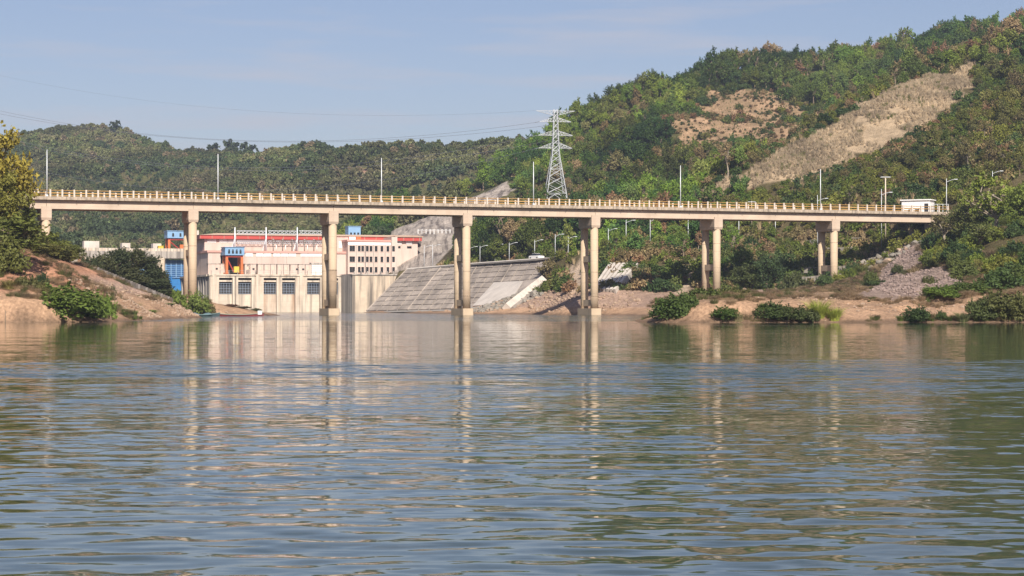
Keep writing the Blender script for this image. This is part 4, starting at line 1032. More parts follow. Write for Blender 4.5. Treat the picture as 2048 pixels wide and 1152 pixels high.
# gabion-like terraces in the shade below the bridge
tr = tag(empty('stone_terrace', P(1660, 560, 400)), 'stepped stone terraces in the shade behind the last bridge pier', 'terrace')
for k in range(5):
    y = 566-k*19; a = ground_at(1590+k*6, y, y0=392); b_ = ground_at(1690+k*8, y-5, y0=392)
    if not (a and b_): continue
    o_ = Vector(P(1660, 560, 400)); a, b_ = Vector(a)-o_, Vector(b_)-o_
    nst = 9
    for q in range(nst):
        p0, p1 = a.lerp(b_, q/nst+.01), a.lerp(b_, (q+1)/nst-.01); d = Vector((-.35, -.9, 0))
        MB().add([p0+d, p1+d, p1-d*2, p0-d*2]+[v+Vector((0,0,1.1+random.uniform(-.08,.08))) for v in (p0+d, p1+d, p1-d*2, p0-d*2)], [(4,5,6,7),(0,1,5,4),(1,2,6,5),(2,3,7,6),(3,0,4,7)]).build('stone_course', M['rock'], tr)

# ------------------------------------------------------------------ stairs down the left bank
a = Vector((*P(178, 536, 286)[:2], 0)); b_ = Vector((*P(336, 600, 325)[:2], 0))
st = tag(empty('stone_stairs', (a.x, a.y, 0)), 'broken concrete stairs running down the crest of the left bank', 'stairs')
nS = 30; za, zb_ = P(178, 536, 286)[2], P(336, 600, 325)[2]
d = (b_-a)/nS; nn = Vector((-d.y, d.x, 0)).normalized()
for k in range(nS):
    p = d*k; z = za+(zb_-za)*k/nS; w = nn*1.0
    v = [p-w, p+d*1.25-w, p+d*1.25+w, p+w]
    MB().add([q+Vector((0,0,z-.75)) for q in v]+[q+Vector((0,0,z+.12)) for q in v], [(4,5,6,7),(0,1,5,4),(1,2,6,5),(2,3,7,6),(3,0,4,7)]).build('step', M['slab' if k % 3 else 'slabpale'], st)
X, Y, Z = P(146, 524, 284)
bx_ = tag(empty('concrete_block', (X, Y, gz(X, Y)-.3), .3), 'grey concrete block at the head of the bank stairs', 'block')
MB().cbox(-.6,.6,-.6,.6,0,1.6,.08).build('block', M['phgrey'], bx_); MB().cbox(-.7,.7,-.7,.7,1.6,1.75,.05).build('cap', M['phgrey'], bx_)

# ------------------------------------------------------------------ boats
def boat(x, y, L_, rz, hull_c, top_c, label, tail, cover):
    b0_ = tag(empty('longboat', (x, y, -.08), rz), label, 'boat', None)
    m1 = surf('hull_paint_'+hull_c[0], hull_c[1], .5, .25, 1.5); m2 = surf('deck_paint_'+hull_c[0], top_c, .6, .25, 1.5)
    v = []; f = []; nseg = 14
    for i in range(nseg+1):
        t = i/nseg; X = (t-.5)*L_; w = .55*math.sin(math.pi*min(1, .12+t*.88)**.9)**.6 if 0 < t < 1 else .05
        sh = .30+.42*abs(t-.45)**2.2*3.0; kz = .0+.35*max(0, abs(t-.5)-.36)*3
        v += [(X,-w,sh),(X,-w*.7,kz),(X,w*.7,kz),(X,w,sh),(X,w*.82,sh-.02),(X,w*.55,kz+.08),(X,-w*.55,kz+.08),(X,-w*.82,sh-.02)]
    for i in range(nseg):
        for j in range(8): f.append((i*8+j, i*8+(j+1)%8, i*8+8+(j+1)%8, i*8+8+j))
    f += [tuple(range(7,-1,-1)), tuple(nseg*8+j for j in range(8))]
    MB().add(v, f).build('hull', m1, b0_)
    for t in (.25,.45,.65): MB().box((t-.5)*L_-.12,(t-.5)*L_+.12,-.42,.42,.24,.29).build('thwart', m2, b0_)
    gw = MB()
    for i in range(nseg):
        for j in (0, 3):
            p, q = Vector(v[i*8+j]), Vector(v[i*8+8+j]); gw.bar(p+Vector((0,0,.03)), q+Vector((0,0,.03)), .09)
    gw.build('gunwale', m2, b0_)
    s_ = -1 if tail < 0 else 1
    MB().cbox(s_*L_*.42-.36, s_*L_*.42+.36, -.3, .3, .35, 1.0, .08).build('engine_cover', M['white'], b0_)
    MB().tube((s_*L_*.45,0,.75),(s_*(L_*.5+.9),0,.12),.035,n=6).build('propeller_shaft', M['dark'], b0_)
    if cover:
        t_ = MB(); 
        for i in range(6):
            x0_ = -L_*.3+i*L_*.1; hz = .55+.18*math.sin(i*1.7)
            t_.add([(x0_,-.55,.3),(x0_,0,hz),(x0_,.55,.3),(x0_+L_*.1,-.55,.3),(x0_+L_*.1,0,.55+.18*math.sin((i+1)*1.7)),(x0_+L_*.1,.55,.3)], [(0,3,4,1),(1,4,5,2)])
        t_.build('tarpaulin', surf('blue_grey_tarpaulin', (.10,.15,.17), .6, .3, 1.0), b0_)
X, Y, _ = P(404, 0, 326); boat(X, Y, 6.0, R(-8), ('dark', (.05,.08,.09)), (.16,.25,.24), 'dark longboat under a grey-blue tarpaulin moored at the left bank', -1, True)
X, Y, _ = P(481, 0, 328); boat(X, Y, 7.7, R(-4), ('maroon', (.22,.04,.045)), (.30,.34,.26), 'maroon longboat with green gunwale moored past the dark boat', 1, False)
X, Y, _ = P(10, 0, 199)
sk = tag(empty('mooring_stake', (X, Y, -.8)), 'thin wooden stake standing in the water by the sand bluff', 'stake')
MB().tube((0,0,0),(.05,0,2.0),.05,.035,n=6).build('pole', M['bark'], sk); MB().tube((.05,0,1.75),(.25,0,1.95),.02,n=5).build('twig', M['bark'], sk)
# ------------------------------------------------------------------ plants: prototypes
def leaf_quads(centres, normals, size, g, elong=1.6, fold=.25):
    """one folded diamond leaf spray per centre; returns vertices (n*4,3) and quads"""
    n = len(centres)
    nr = normals/np.linalg.norm(normals, axis=1, keepdims=True)
    t = g.normal(size=(n, 3)); t -= (t*nr).sum(1, keepdims=True)*nr; t /= np.linalg.norm(t, axis=1, keepdims=True)
    b = np.cross(nr, t); s = (size*g.uniform(.65, 1.35, n))[:, None]
    v = np.stack([centres-t*s*elong*.5, centres+b*s*.5+nr*s*fold*.5, centres+t*s*elong*.5, centres-b*s*.5+nr*s*fold*.5], 1)
    return v.reshape(-1, 3), np.arange(n*4).reshape(-1, 4)
def leaf_mesh(name, c, nrm, size, g, mat, elong=1.6, leaf=None):
    v, q = leaf_quads(np.asarray(c), np.asarray(nrm), size, g, elong)
    me = gridmesh(name, v, q, smooth=False)
    a = me.attributes.new('leaf', 'FLOAT', 'FACE'); a.data.foreach_set('value', (leaf if leaf is not None else g.uniform(0, 1, len(q))).astype(np.float32))
    me.materials.append(mat); return me
def lobes_points(lobes, dens, g, up=.35, jitter=.55):
    cs, ns, lf = [], [], []
    for (cx, cy_, cz, r, fl) in lobes:
        k = max(6, int(dens*r*r)); d = g.normal(size=(k, 3)); d /= np.linalg.norm(d, axis=1, keepdims=True)
        rad = r*g.uniform(.55, 1.08, (k, 1))**.7
        p = d*rad*np.array([1, 1, fl])+np.array([cx, cy_, cz])
        nn = d+g.normal(size=(k, 3))*jitter; nn[:, 2] += up
        cs.append(p); ns.append(nn); lf.append(np.clip(g.normal(.5, .18)+g.normal(size=k)*.2, 0, 1))
    return np.concatenate(cs), np.concatenate(ns), np.concatenate(lf)
def shoots(lobes, g, n, ln, per=9):
    """leafy shoots sticking out of the crown, for a ragged outline"""
    cs, ns = [], []
    for k in range(n):
        l = lobes[int(g.integers(0, len(lobes)))]; d = g.normal(size=3); d[2] = abs(d[2])*1.2+.3; d /= np.linalg.norm(d)
        p0 = np.array(l[:3])+d*l[3]*.7; t = np.linspace(0, 1, per)[:, None]
        cs.append(p0+d*ln*t*g.uniform(.6, 1.3)+g.normal(size=(per, 3))*ln*.06); ns.append(g.normal(size=(per, 3))+np.array([0, 0, .5]))
    return np.concatenate(cs), np.concatenate(ns), np.clip(g.normal(.6, .2, n*per), 0, 1)
def crown_lobes(g, W_, H_, z0, n, rs, lean=0.0, taper=.0):
    out = []
    for k in range(n):
        while True:
            p = g.uniform(-1, 1, 3)
            if .25 < np.linalg.norm(p) < 1: break
        z = p[2]; f_ = 1-taper*max(0, z)
        out.append((p[0]*W_/2*f_*.82+lean*z, p[1]*W_/2*f_*.82, z0+H_/2+z*H_/2*.85, g.uniform(*rs)*min(W_, H_), g.uniform(.6, .9)))
    return out
def trunk_mb(g, h, r, lobes, nl, mb=None, lean=0.0):
    mb = mb or MB(); pts = [Vector((0, 0, -.6))]
    for k in range(1, 5): pts.append(Vector((lean*k/4+g.normal()*.04*h, g.normal()*.04*h, h*k/4)))
    for k, (a, b_) in enumerate(zip(pts, pts[1:])): mb.tube(a, b_, r*(1-.18*k), r*(1-.18*(k+1)), n=7, caps=False)
    for q in g.permutation(len(lobes))[:nl]:
        l = lobes[q]; s0 = pts[2+int(g.integers(0, 3))]; e = Vector(l[:3]); m_ = s0.lerp(e, .5)+Vector((g.normal()*.2, g.normal()*.2, .15*h*.3))
        mb.tube(s0, m_, r*.42, r*.28, n=5, caps=False); mb.tube(m_, e, r*.28, r*.08, n=5, caps=False)
    return mb
# unit plants are about 1 m across in width W and H metres tall at scale 1 (real sizes below)
def make_tree(seed, W_, H_, hb, n, rs, dens, size, nl=6, up=.35, lean=0.0, mat='leaf', bark='bark', jitter=.55, taper=.2):
    g = np.random.default_rng(seed)
    lb = crown_lobes(g, W_, H_-hb, hb, n, rs, lean, taper)
    c, nn, lf = lobes_points(lb, dens, g, up, jitter)
    e = shoots(lb, g, 3*n, .10*H_); c, nn, lf = np.concatenate([c, e[0]]), np.concatenate([nn, e[1]]), np.concatenate([lf, e[2]])
    cm = leaf_mesh('crown', c, nn, size, g, M[mat], leaf=lf)
    tm = trunk_mb(g, hb+(H_-hb)*.55, .035*H_, lb, nl, lean=lean*.5).mesh('trunk'); tm.materials.append(M[bark])
    return dict(crown=cm, trunk=tm, W=W_, H=H_)
def make_shrub(seed, W_, H_, n, rs, dens, size, stems=7, mat='leaf', up=.45, elong=1.6):
    g = np.random.default_rng(seed); lb = []
    for k in range(n):
        a = g.uniform(0, 6.283); rr = math.sqrt(g.uniform(0, 1))*.5*W_*.8
        hh = (1-(rr/(W_*.5))**2*.6)*H_; z = g.uniform(.15, .82)*hh
        lb.append((rr*math.cos(a), rr*math.sin(a), z, g.uniform(*rs)*min(W_, H_*1.3), .8))
    c, nn, lf = lobes_points(lb, dens, g, up)
    e = shoots(lb, g, 2*n, .20*H_, 8); c, nn, lf = np.concatenate([c, e[0]]), np.concatenate([nn, e[1]]), np.concatenate([lf, e[2]]); k = c[:, 2] > .02; c, nn, lf = c[k], nn[k], lf[k]
    cm = leaf_mesh('foliage', c, nn, size, g, M[mat], elong, leaf=lf)
    mb = MB()
    for k in range(stems):
        l = lb[int(g.integers(0, n))]; mb.tube((g.normal()*.06*W_, g.normal()*.06*W_, -.3), (l[0], l[1], l[2]), .018*H_+.01, .006, n=5, caps=False)
    tm = mb.mesh('stem'); tm.materials.append(M['bark'])
    return dict(crown=cm, trunk=tm, W=W_, H=H_)
def make_tuft(seed, W_, H_, n, width, mat='leaf', droop=.5, segs=3, spread=.35):
    """upright blades bending outwards: reeds, grass and dry stalks"""
    g = np.random.default_rng(seed); v = []; f = []; lf = []
    for k in range(n):
        a = g.uniform(0, 6.283); r0 = math.sqrt(g.uniform(0, 1))*W_*.5*spread; h = H_*g.uniform(.55, 1.05); o = g.uniform(.15, 1)*W_*.5
        base = np.array([r0*math.cos(a), r0*math.sin(a), -.1]); dirn = np.array([math.cos(a+g.normal()*.5), math.sin(a+g.normal()*.5), 0]); sd = np.array([-dirn[1], dirn[0], 0])
        if g.uniform() < .5: sd = np.array([math.cos(g.uniform(0, 6.28)), math.sin(g.uniform(0, 6.28)), 0])
        i0 = len(v); w = width*g.uniform(.6, 1.3)
        for s_ in range(segs+1):
            t = s_/segs; p = base+dirn*o*t**2+np.array([0, 0, h*(t-droop*.35*t**3)]); ww = w*(1-t)**.6 if s_ < segs else w*.05
            v += [p-sd*ww/2, p+sd*ww/2]
        for s_ in range(segs): f.append((i0+2*s_, i0+2*s_+1, i0+2*s_+3, i0+2*s_+2)); lf.append(g.uniform())
    me = gridmesh('blades', np.array(v), np.array(f), False)
    at_ = me.attributes.new('leaf', 'FLOAT', 'FACE'); at_.data.foreach_set('value', np.array(lf, dtype=np.float32)); me.materials.append(M[mat])
    return dict(crown=me, trunk=None, W=W_, H=H_)

MID = [make_tree(101, 5.6, 7.0, 1.0, 34, (.09,.22), 62, .30), make_tree(102, 6.8, 6.0, .6, 40, (.08,.20), 62, .30), make_tree(103, 4.4, 8.8, 1.6, 32, (.10,.24), 62, .30, taper=.5),
       make_tree(104, 6.0, 7.8, 2.4, 24, (.09,.18), 66, .32, nl=12), make_tree(105, 4.0, 6.0, .5, 26, (.10,.24), 66, .28), make_tree(106, 5.0, 8.2, 2.8, 16, (.08,.15), 60, .30, nl=14, bark='palebark'), make_tree(107, 7.6, 5.2, .4, 44, (.08,.17), 62, .30)]
MSH = [make_shrub(201, 3.6, 2.6, 14, (.16,.26), 50, .30), make_shrub(202, 4.4, 2.2, 16, (.14,.24), 50, .30), make_shrub(203, 2.6, 2.8, 10, (.18,.30), 52, .28), make_shrub(204, 3.2, 1.8, 12, (.18,.28), 40, .26, elong=3.0)]
MTF = [make_tuft(301, 2.0, 2.3, 70, .10, 'leaf_dry', .5, 2), make_tuft(302, 1.9, 1.8, 60, .11, 'leaf_dry', .8, 2), make_tuft(303, 1.8, 2.5, 60, .10, 'leaf_dry', .3, 2)]
FAR = [make_tree(401, 6.2, 6.2, .7, 13, (.20,.30), 9, .85, nl=2), make_tree(402, 7.2, 5.4, .5, 15, (.17,.27), 9, .85, nl=2), make_tree(403, 5.0, 7.4, .9, 13, (.20,.30), 9, .80, nl=2, taper=.4)]
FSH = [make_shrub(451, 5.2, 3.2, 9, (.2,.3), 9, .75, 2), make_shrub(452, 4.2, 3.8, 8, (.2,.32), 9, .70, 2), make_tuft(453, 4.5, 4.6, 46, .34, 'leaf', .7, 2)]
NT = [make_tree(501, 6.0, 8.0, 1.6, 34, (.12,.20), 120, .21, nl=10), make_tree(502, 7.0, 7.0, 1.4, 40, (.10,.18), 120, .21, nl=12), make_tree(503, 5.4, 9.0, 2.4, 30, (.12,.19), 110, .22, nl=12)]
NOPEN = [make_tree(521, 6.4, 7.6, 2.6, 20, (.10,.16), 120, .24, nl=18, bark='palebark'), make_tree(522, 5.0, 8.4, 3.2, 15, (.10,.17), 120, .23, nl=14, bark='palebark')]
NS = [make_shrub(601, 3.0, 2.0, 40, (.12,.19), 430, .115, 14), make_shrub(602, 2.4, 2.2, 34, (.14,.21), 430, .115, 12), make_shrub(603, 3.4, 1.7, 44, (.11,.18), 430, .115, 16, elong=2.4)]
NREED = [make_tuft(701, 2.6, 2.7, 520, .045, 'leaf', .7, 4), make_tuft(702, 2.2, 1.6, 420, .04, 'leaf', .9, 3)]
NTWIG = [make_tuft(721, 2.0, 1.1, 260, .03, 'leaf_dry', .6, 3, .6), make_tuft(722, 1.4, .8, 200, .03, 'leaf_dry', .9, 3, .6)]

GREENS = np.array([(.100,.140,.026),(.070,.108,.026),(.150,.180,.030),(.115,.140,.036),(.045,.078,.024),(.190,.195,.036),(.160,.150,.044),(.085,.125,.040),(.130,.165,.026)])
BROWNS = np.array([(.270,.205,.095),(.230,.185,.085),(.300,.220,.115),(.250,.150,.080)])
FARG = np.array([(.090,.120,.045),(.115,.142,.050),(.072,.100,.044),(.160,.168,.066),(.135,.140,.060),(.190,.178,.090)])
def pick_tint(g, pal): return pal[int(g.integers(0, len(pal)))]*g.uniform(.9, 1.35)
def patch_tint(g, pal, x, y, sc, seed):       # stands of one kind with strays between
    q = fbm(x, y, sc, 2, seed)*.9+.5+g.normal(0, .13, len(x)); i = np.clip((q*len(pal)).astype(int), 0, len(pal)-1)
    return pal[i]*g.uniform(.88, 1.3, (len(x), 1))

# ------------------------------------------------------------------ scatter over the slopes
deckline = [br(-40, 2.5), br(180, 2.5)]
def bare_mask(x, y, z, small=False):
    small = np.full(x.shape, small)
    m_ = z < 1.2
    for p in (Z_shot, Z_grav, rev_poly, *Z_bare, *Z_far):
        if len(p) > 2: m_ |= inpoly(x, y, p)
    m_ |= inzone(x, y, Z_dry) | inpoly(x, y, Z_dry)
    m_ |= inzone(x, y, Z_clear, 4) & ((fbm(x, y, 8, 3, 621) < .32) | ~small)
    for pl, wd in ((road_main, 4.6), (road_acc, 3.8)): m_ |= polydist(x, y, pl)[0] < wd
    sb = -(x-BR_O[0])*math.sin(BR_TH)+(y-BR_O[1])*math.cos(BR_TH)
    m_ |= (sb > -3.5) & (sb < 9) & (z > 9) & (x > 60) & (x < 95)
    for k in range(7):
        for n in (0, 5.12):
            q = br(k*BR_L, n); m_ |= np.hypot(x-q[0], y-q[1]) < 1.8
    bx = (x-PO[0])*pc+(y-PO[1])*ps; bn = -(x-PO[0])*ps+(y-PO[1])*pc
    m_ |= (bx > -75) & (bx < 70) & (bn > -14) & (bn < 62) & (x < -18)
    m_ |= np.hypot(x-px0, y-PY) < 5
    for g in Z_red:
        if g: m_ |= np.hypot(x-g[0], (y-g[1])*.6) < 2.6
    ax, ay, _ = P(1030, 590, 440); m_ |= np.hypot(x-ax, y-ay) < 13
    if g0[0]: m_ |= np.hypot(x-g0[0][0]-2, y-g0[0][1]-5) < 5.5
    return m_
def scatter(x0, x1, y0, y1, d, g, margin=30):
    X, Y = np.meshgrid(np.arange(x0, x1, d), np.arange(y0, y1, d)); X = X+g.uniform(-.5, .5, X.shape)*d; Y = Y+g.uniform(-.5, .5, Y.shape)*d
    X, Y = X.ravel(), Y.ravel(); k = np.abs(X) < Y*.256+margin; X, Y = X[k], Y[k]
    return X, Y, height(X, Y)
# line of sight over the ground, to leave out what the hills hide
_sx = np.linspace(0, 1, 80)[1:-1]
def visible(x, y, z, top):
    out = np.ones(len(x), bool)
    for i in range(0, len(x), 4000):
        a, b_, c_ = x[i:i+4000], y[i:i+4000], z[i:i+4000]+top
        t = np.linspace(max(.12, 0), .985, 46)[None]
        hx, hy = a[:, None]*t, b_[:, None]*t
        gh = grid_h(hx, hy); ray = EYE+(c_[:, None]-EYE)*t
        out[i:i+4000] = ~((gh > ray+1.0).any(1))
    return out
def grid_h(x, y):
    ix = np.clip(np.searchsorted(tx, x)-1, 0, nx-2); iy = np.clip(np.searchsorted(ty, y)-1, 0, ny-2)
    fx = (x-tx[ix])/(tx[ix+1]-tx[ix]); fy = (y-ty[iy])/(ty[iy+1]-ty[iy])
    return (GZ[iy, ix]*(1-fx)+GZ[iy, ix+1]*fx)*(1-fy)+(GZ[iy+1, ix]*(1-fx)+GZ[iy+1, ix+1]*fx)*fy

def instancer(name, protos, X, Y, Z, scl, idx_, tint, label, tilt=.06):
    n = len(X); me = bpy.data.meshes.new(name); me.vertices.add(n); me.vertices.foreach_set('co', np.stack([X, Y, Z], 1).astype(np.float32).ravel())
    g = np.random.default_rng(n)
    def at_(nm, tp, arr, key):
        a = me.attributes.new(nm, tp, 'POINT'); a.data.foreach_set(key, np.ascontiguousarray(arr).ravel())
    at_('scl', 'FLOAT_VECTOR', np.asarray(scl, np.float32), 'vector')
    at_('rot', 'FLOAT_VECTOR', np.stack([g.normal(0, tilt, n), g.normal(0, tilt, n), g.uniform(0, 6.28, n)], 1).astype(np.float32), 'vector')
    at_('pick', 'INT', np.asarray(idx_, np.int32), 'value')
    at_('tint', 'FLOAT_COLOR', np.c_[tint, np.ones(n)].astype(np.float32), 'color')
    cl = bpy.data.collections.new(name+'_kinds')
    for k, p in enumerate(protos):
        mp_ = p['crown']
        if p['trunk'] is not None and name in ('forest', 'bank_growth'):
            bm = bmesh.new(); bm.from_mesh(p['crown']); ncr = len(bm.faces); bm.from_mesh(p['trunk'])
            bm.faces.ensure_lookup_table()
            for q in range(ncr, len(bm.faces)): bm.faces[q].material_index = 1
            mp_ = bpy.data.meshes.new('tree'); bm.to_mesh(mp_); bm.free(); mp_.materials.append(M['leaf']); mp_.materials.append(M['bark'])
        cl.objects.link(bpy.data.objects.new('%s_kind_%02d' % (name, k), mp_))
    nt = bpy.data.node_groups.new(name+'_scatter', 'GeometryNodeTree')
    nt.interface.new_socket('Geometry', in_out='INPUT', socket_type='NodeSocketGeometry'); nt.interface.new_socket('Geometry', in_out='OUTPUT', socket_type='NodeSocketGeometry')
    N_, L_ = nt.nodes, nt.links; gi, go = N_.new('NodeGroupInput'), N_.new('NodeGroupOutput'); ip = N_.new('GeometryNodeInstanceOnPoints'); ci = N_.new('GeometryNodeCollectionInfo')
    ci.inputs['Collection'].default_value = cl; ci.inputs['Separate Children'].default_value = True; ci.inputs['Reset Children'].default_value = True
    def na(nm, tp): q = N_.new('GeometryNodeInputNamedAttribute'); q.data_type = tp; q.inputs['Name'].default_value = nm; return q.outputs[0]
    L_.new(gi.outputs[0], ip.inputs['Points']); L_.new(ci.outputs[0], ip.inputs['Instance']); ip.inputs['Pick Instance'].default_value = True
    L_.new(na('pick', 'INT'), ip.inputs['Instance Index']); L_.new(na('rot', 'FLOAT_VECTOR'), ip.inputs['Rotation']); L_.new(na('scl', 'FLOAT_VECTOR'), ip.inputs['Scale'])
    L_.new(ip.outputs[0], go.inputs[0])
    o = bpy.data.objects.new(name, me); col.objects.link(o); md = o.modifiers.new('scatter', 'NODES'); md.node_group = nt
    tag(o, label, None, None, 'stuff'); return o

def plant(name, p, loc, scl, rz, tint, label, cat, group=None, part='crown', stem='trunk'):
    t = tag(empty(name, loc, rz), label, cat, group)
    for nm, me in ((part, p['crown']), (stem, p['trunk'])):
        if me is None: continue
        o = copy_part(nm, me, t); o.scale = scl; o['tint'] = [float(v) for v in tint]
    return t

# growth that would stand in front of the open fields, the cut slope and the pylon's feet is lower there, as on the real hill
OPEN = [[(1405,388),(1455,374),(1500,340),(1600,285),(1700,231),(1800,176),(1880,136),(1940,120),(1955,172),(1880,224),(1800,268),(1740,298),(1650,332),(1560,357),(1480,378),(1430,392)],
        [(1320,252),(1395,210),(1425,186),(1545,182),(1575,207),(1660,228),(1645,262),(1600,286),(1545,272),(1500,264),(1440,278),(1365,284)],[(1185,590),(1240,590),(1295,500),(1265,498),(1212,538)],
        [(760,482),(820,430),(920,395),(1045,357),(1036,386),(950,432),(914,444),(914,505),(850,545),(800,545)],
        [(1085,396),(1140,396),(1128,330),(1095,330)],[(690,366),(700,338),(805,340),(805,364)]]
def clear_view(x, y, z, s, h):
    s = s.copy()
    for _ in range(4):
        u = CX+F*x/y; v = HY-F*(z+h*s-EYE)/y; base = HY-F*(z-EYE)/y
        for p in OPEN:
            xs_ = [q[0] for q in p]; k = inpoly(u, v, p) & ~inpoly(u, base, p); s[k] *= .62
            k = inpoly(u-12, v, p) & inpoly(u+12, v+6, p) & ~inpoly(u, base, p); s[k] *= .9
    base = HY-F*(z-EYE)/y; s[inpoly(CX+F*x/y, base, OPEN[3])] = .1
    return s
g = np.random.default_rng(77)
def hue_word(t):
    return 'dark green' if t[1] < .095 else 'yellow-green' if t[0] > .14 and t[1] > t[0]*1.02 else 'olive' if t[0] > t[1]*.92 else 'mid green'
def near_pier(x, y):
    u = CX+F*x/y
    for lim, w_ in ((1130,'above the edge beam'),(1195,'left of the fifth pier'),(1260,'by the ribbed drain slope'),(1330,'past the ribbed drain slope'),(1400,'left of the sixth pier'),(1470,'right of the sixth pier'),(1560,'midway between sixth and seventh piers'),(1640,'left of the seventh pier')):
        if u < lim: return w_
    return 'right of the seventh pier'
def where(x, y):
    u = CX+F*x/y
    for lim, w_ in ((1060,'on the slope left of the pylon'),(1180,'on the slope under the pylon'),(1290,'on the slope past the fifth pier'),(1400,'on the slope behind the fifth bridge lamp'),(1500,'on the slope left of the dry field foot'),(1600,'on the hillside below the dry field foot'),(1700,'on the hillside behind the sixth bridge lamp'),(1790,'on the hillside behind the utility pole'),(1880,'on the hillside above the guard cabin'),(1960,'on the hillside above the bridge-end lamp')):
        if u < lim: return w_
    return 'on the hillside at the right frame edge'
# trees on the near hills and slopes
X, Y, Z = scatter(-60, 260, 395, 900, 3.7, g, 25)
k = ~bare_mask(X, Y, Z) & (Z > 5.5) & ((X > -28) | (Y > 640)) & (Y > 396); X, Y, Z = X[k], Y[k], Z[k]
dn = fbm(X, Y, 28, 3, 71); lowslope = (Y < 455) & (Z < 17)
k = (dn > -.42) & ~(lowslope & (g.uniform(size=len(X)) < .75)); X, Y, Z, dn = X[k], Y[k], Z[k], dn[k]
k = visible(X, Y, Z, 6.0); X, Y, Z, dn = X[k], Y[k], Z[k], dn[k]
n = len(X); pk = g.integers(0, len(MID), n); sc_ = g.uniform(.42, 1.05, n)*(1+.35*dn)*np.where(g.uniform(size=n) < .07, 1.4, 1)
sc_ *= np.where((Y < 470) & (Z < 30), .72, 1.0); sc_ *= np.where((np.hypot(X-px0, Y-PY) < 22), .55, 1.0)
# thickets of one kind: the tint follows broad patches with single trees standing out
pt = fbm(X, Y, 22, 2, 131); pt2 = fbm(X, Y, 40, 2, 171)
tint = patch_tint(g, GREENS[[4,1,0,7,3,8,2,6,5]], X, Y, 17, 661)
olive = np.array([.165,.150,.046]); tint = tint*(1-.45*sstep(.0,.5,pt))[:, None]+(olive*(.45*sstep(.0,.5,pt))[:, None]); tint *= np.clip(1.05+1.0*pt2, .42, 1.6)[:, None]
dry = g.uniform(size=n) < (.02+.55*sstep(.18, .45, fbm(X, Y, 20, 2, 191))); tint[dry] = [pick_tint(g, BROWNS) for _ in range(dry.sum())]
dry &= ~((X < 70) & (Y > 560) & (g.uniform(size=n) < .7)) 
sc_ = clear_view(X, Y, Z, sc_, 7.6); k = sc_ > .24; X, Y, Z, dn, sc_, pk, tint, dry = (q[k] for q in (X, Y, Z, dn, sc_, pk, tint, dry)); n = len(X)
# the near ridge carries low olive and brown scrub, the hill behind it lush green trees
rA = sstep(50, 62, X)*sstep(575, 545, Y); ol = np.array([(.20,.185,.045),(.16,.175,.035),(.235,.215,.05),(.17,.135,.055),(.10,.125,.030),(.22,.16,.08)])
mixA = np.clip(rA*(.55+.5*fbm(X, Y, 14, 2, 641)), 0, .9)[:, None]; tint = tint*(1-mixA)+ol[g.integers(0, len(ol), n)]*g.uniform(.8, 1.25, (n, 1))*mixA
tint = np.where((rA < .5)[:, None] & ~dry[:, None], tint*np.array([.88,1.06,.85]), tint); sc_ = sc_*(1-.28*rA)
order = np.argsort(Y-8*sc_)
inframe = (np.abs(X) < Y*.252) & visible(X, Y, Z, 3.5)
chosen = [i for i in order if inframe[i] and (Y[i] > 470 or Z[i] > 12)][:270]; cset = np.zeros(n, bool); cset[chosen] = True
for i in chosen:
    cw = 'dry brown' if dry[i] else hue_word(tint[i]); d = '%s %s tree %s' % ('tall' if sc_[i] > .85 else 'small' if sc_[i] < .5 else 'medium', cw, where(X[i], Y[i]))
    plant('hillside_tree', MID[pk[i]], (X[i], Y[i], Z[i]-.35), (sc_[i],)*2+(sc_[i]*g.uniform(.85, 1.15),), g.uniform(0, 6.28), tint[i], d, 'tree', d+'s')
k = ~cset; s3 = np.stack([sc_*g.uniform(.9, 1.1, n), sc_*g.uniform(.9, 1.1, n), sc_*g.uniform(.85, 1.2, n)], 1)
instancer('forest', MID, X[k], Y[k], Z[k]-.35, s3[k], pk[k], tint[k], 'dense mixed forest covering the right-hand hills')

# scrub filling the slopes between the trees
X, Y, Z = scatter(-60, 240, 385, 760, 2.3, g, 20)
k = ~bare_mask(X, Y, Z, True) & (Z > 4.4) & ((X > -28) | (Y > 640)); X, Y, Z = X[k], Y[k], Z[k]
k = visible(X, Y, Z, 2.5) & (fbm(X, Y, 9, 2, 211) > -.62); X, Y, Z = X[k], Y[k], Z[k]; n = len(X)
pk = g.integers(0, len(MSH), n); sc_ = g.uniform(.55, 1.15, n)
tint = patch_tint(g, GREENS[[4,1,7,0,3,8,6,2,5]], X, Y, 12, 671)*1.05
br_ = g.uniform(size=n) < .10+.40*sstep(-.05, .35, fbm(X, Y, 16, 3, 231)); tint[br_] = [pick_tint(g, BROWNS) for _ in range(br_.sum())]
sc_ = clear_view(X, Y, Z, sc_, 2.6); k = sc_ > .3; X, Y, Z, sc_, pk, tint, br_ = (q[k] for q in (X, Y, Z, sc_, pk, tint, br_)); n = len(X)
near = np.argsort(Y); inframe = (np.abs(X) < Y*.252) & (Y < 450) & (Z < 19)
chosen = [i for i in near if inframe[i]][:240]; cset = np.zeros(n, bool); cset[chosen] = True
for i in chosen:
    lb_ = '%s %s shrub below the access road, %s' % ('big' if sc_[i] > .95 else 'small' if sc_[i] < .75 else 'medium', 'dry brown' if br_[i] else hue_word(tint[i]), near_pier(X[i], Y[i]))
    plant('slope_shrub', MSH[pk[i]], (X[i], Y[i], Z[i]-.15), (sc_[i],)*2+(sc_[i]*g.uniform(.8, 1.2),), g.uniform(0, 6.28), tint[i], lb_, 'shrub', lb_+'s', 'foliage', 'stem')
k = ~cset; instancer('undergrowth', MSH, X[k], Y[k], Z[k]-.15, np.repeat(sc_[k, None], 3, 1), pk[k], tint[k], 'mixed green and brown scrub between the hillside trees')

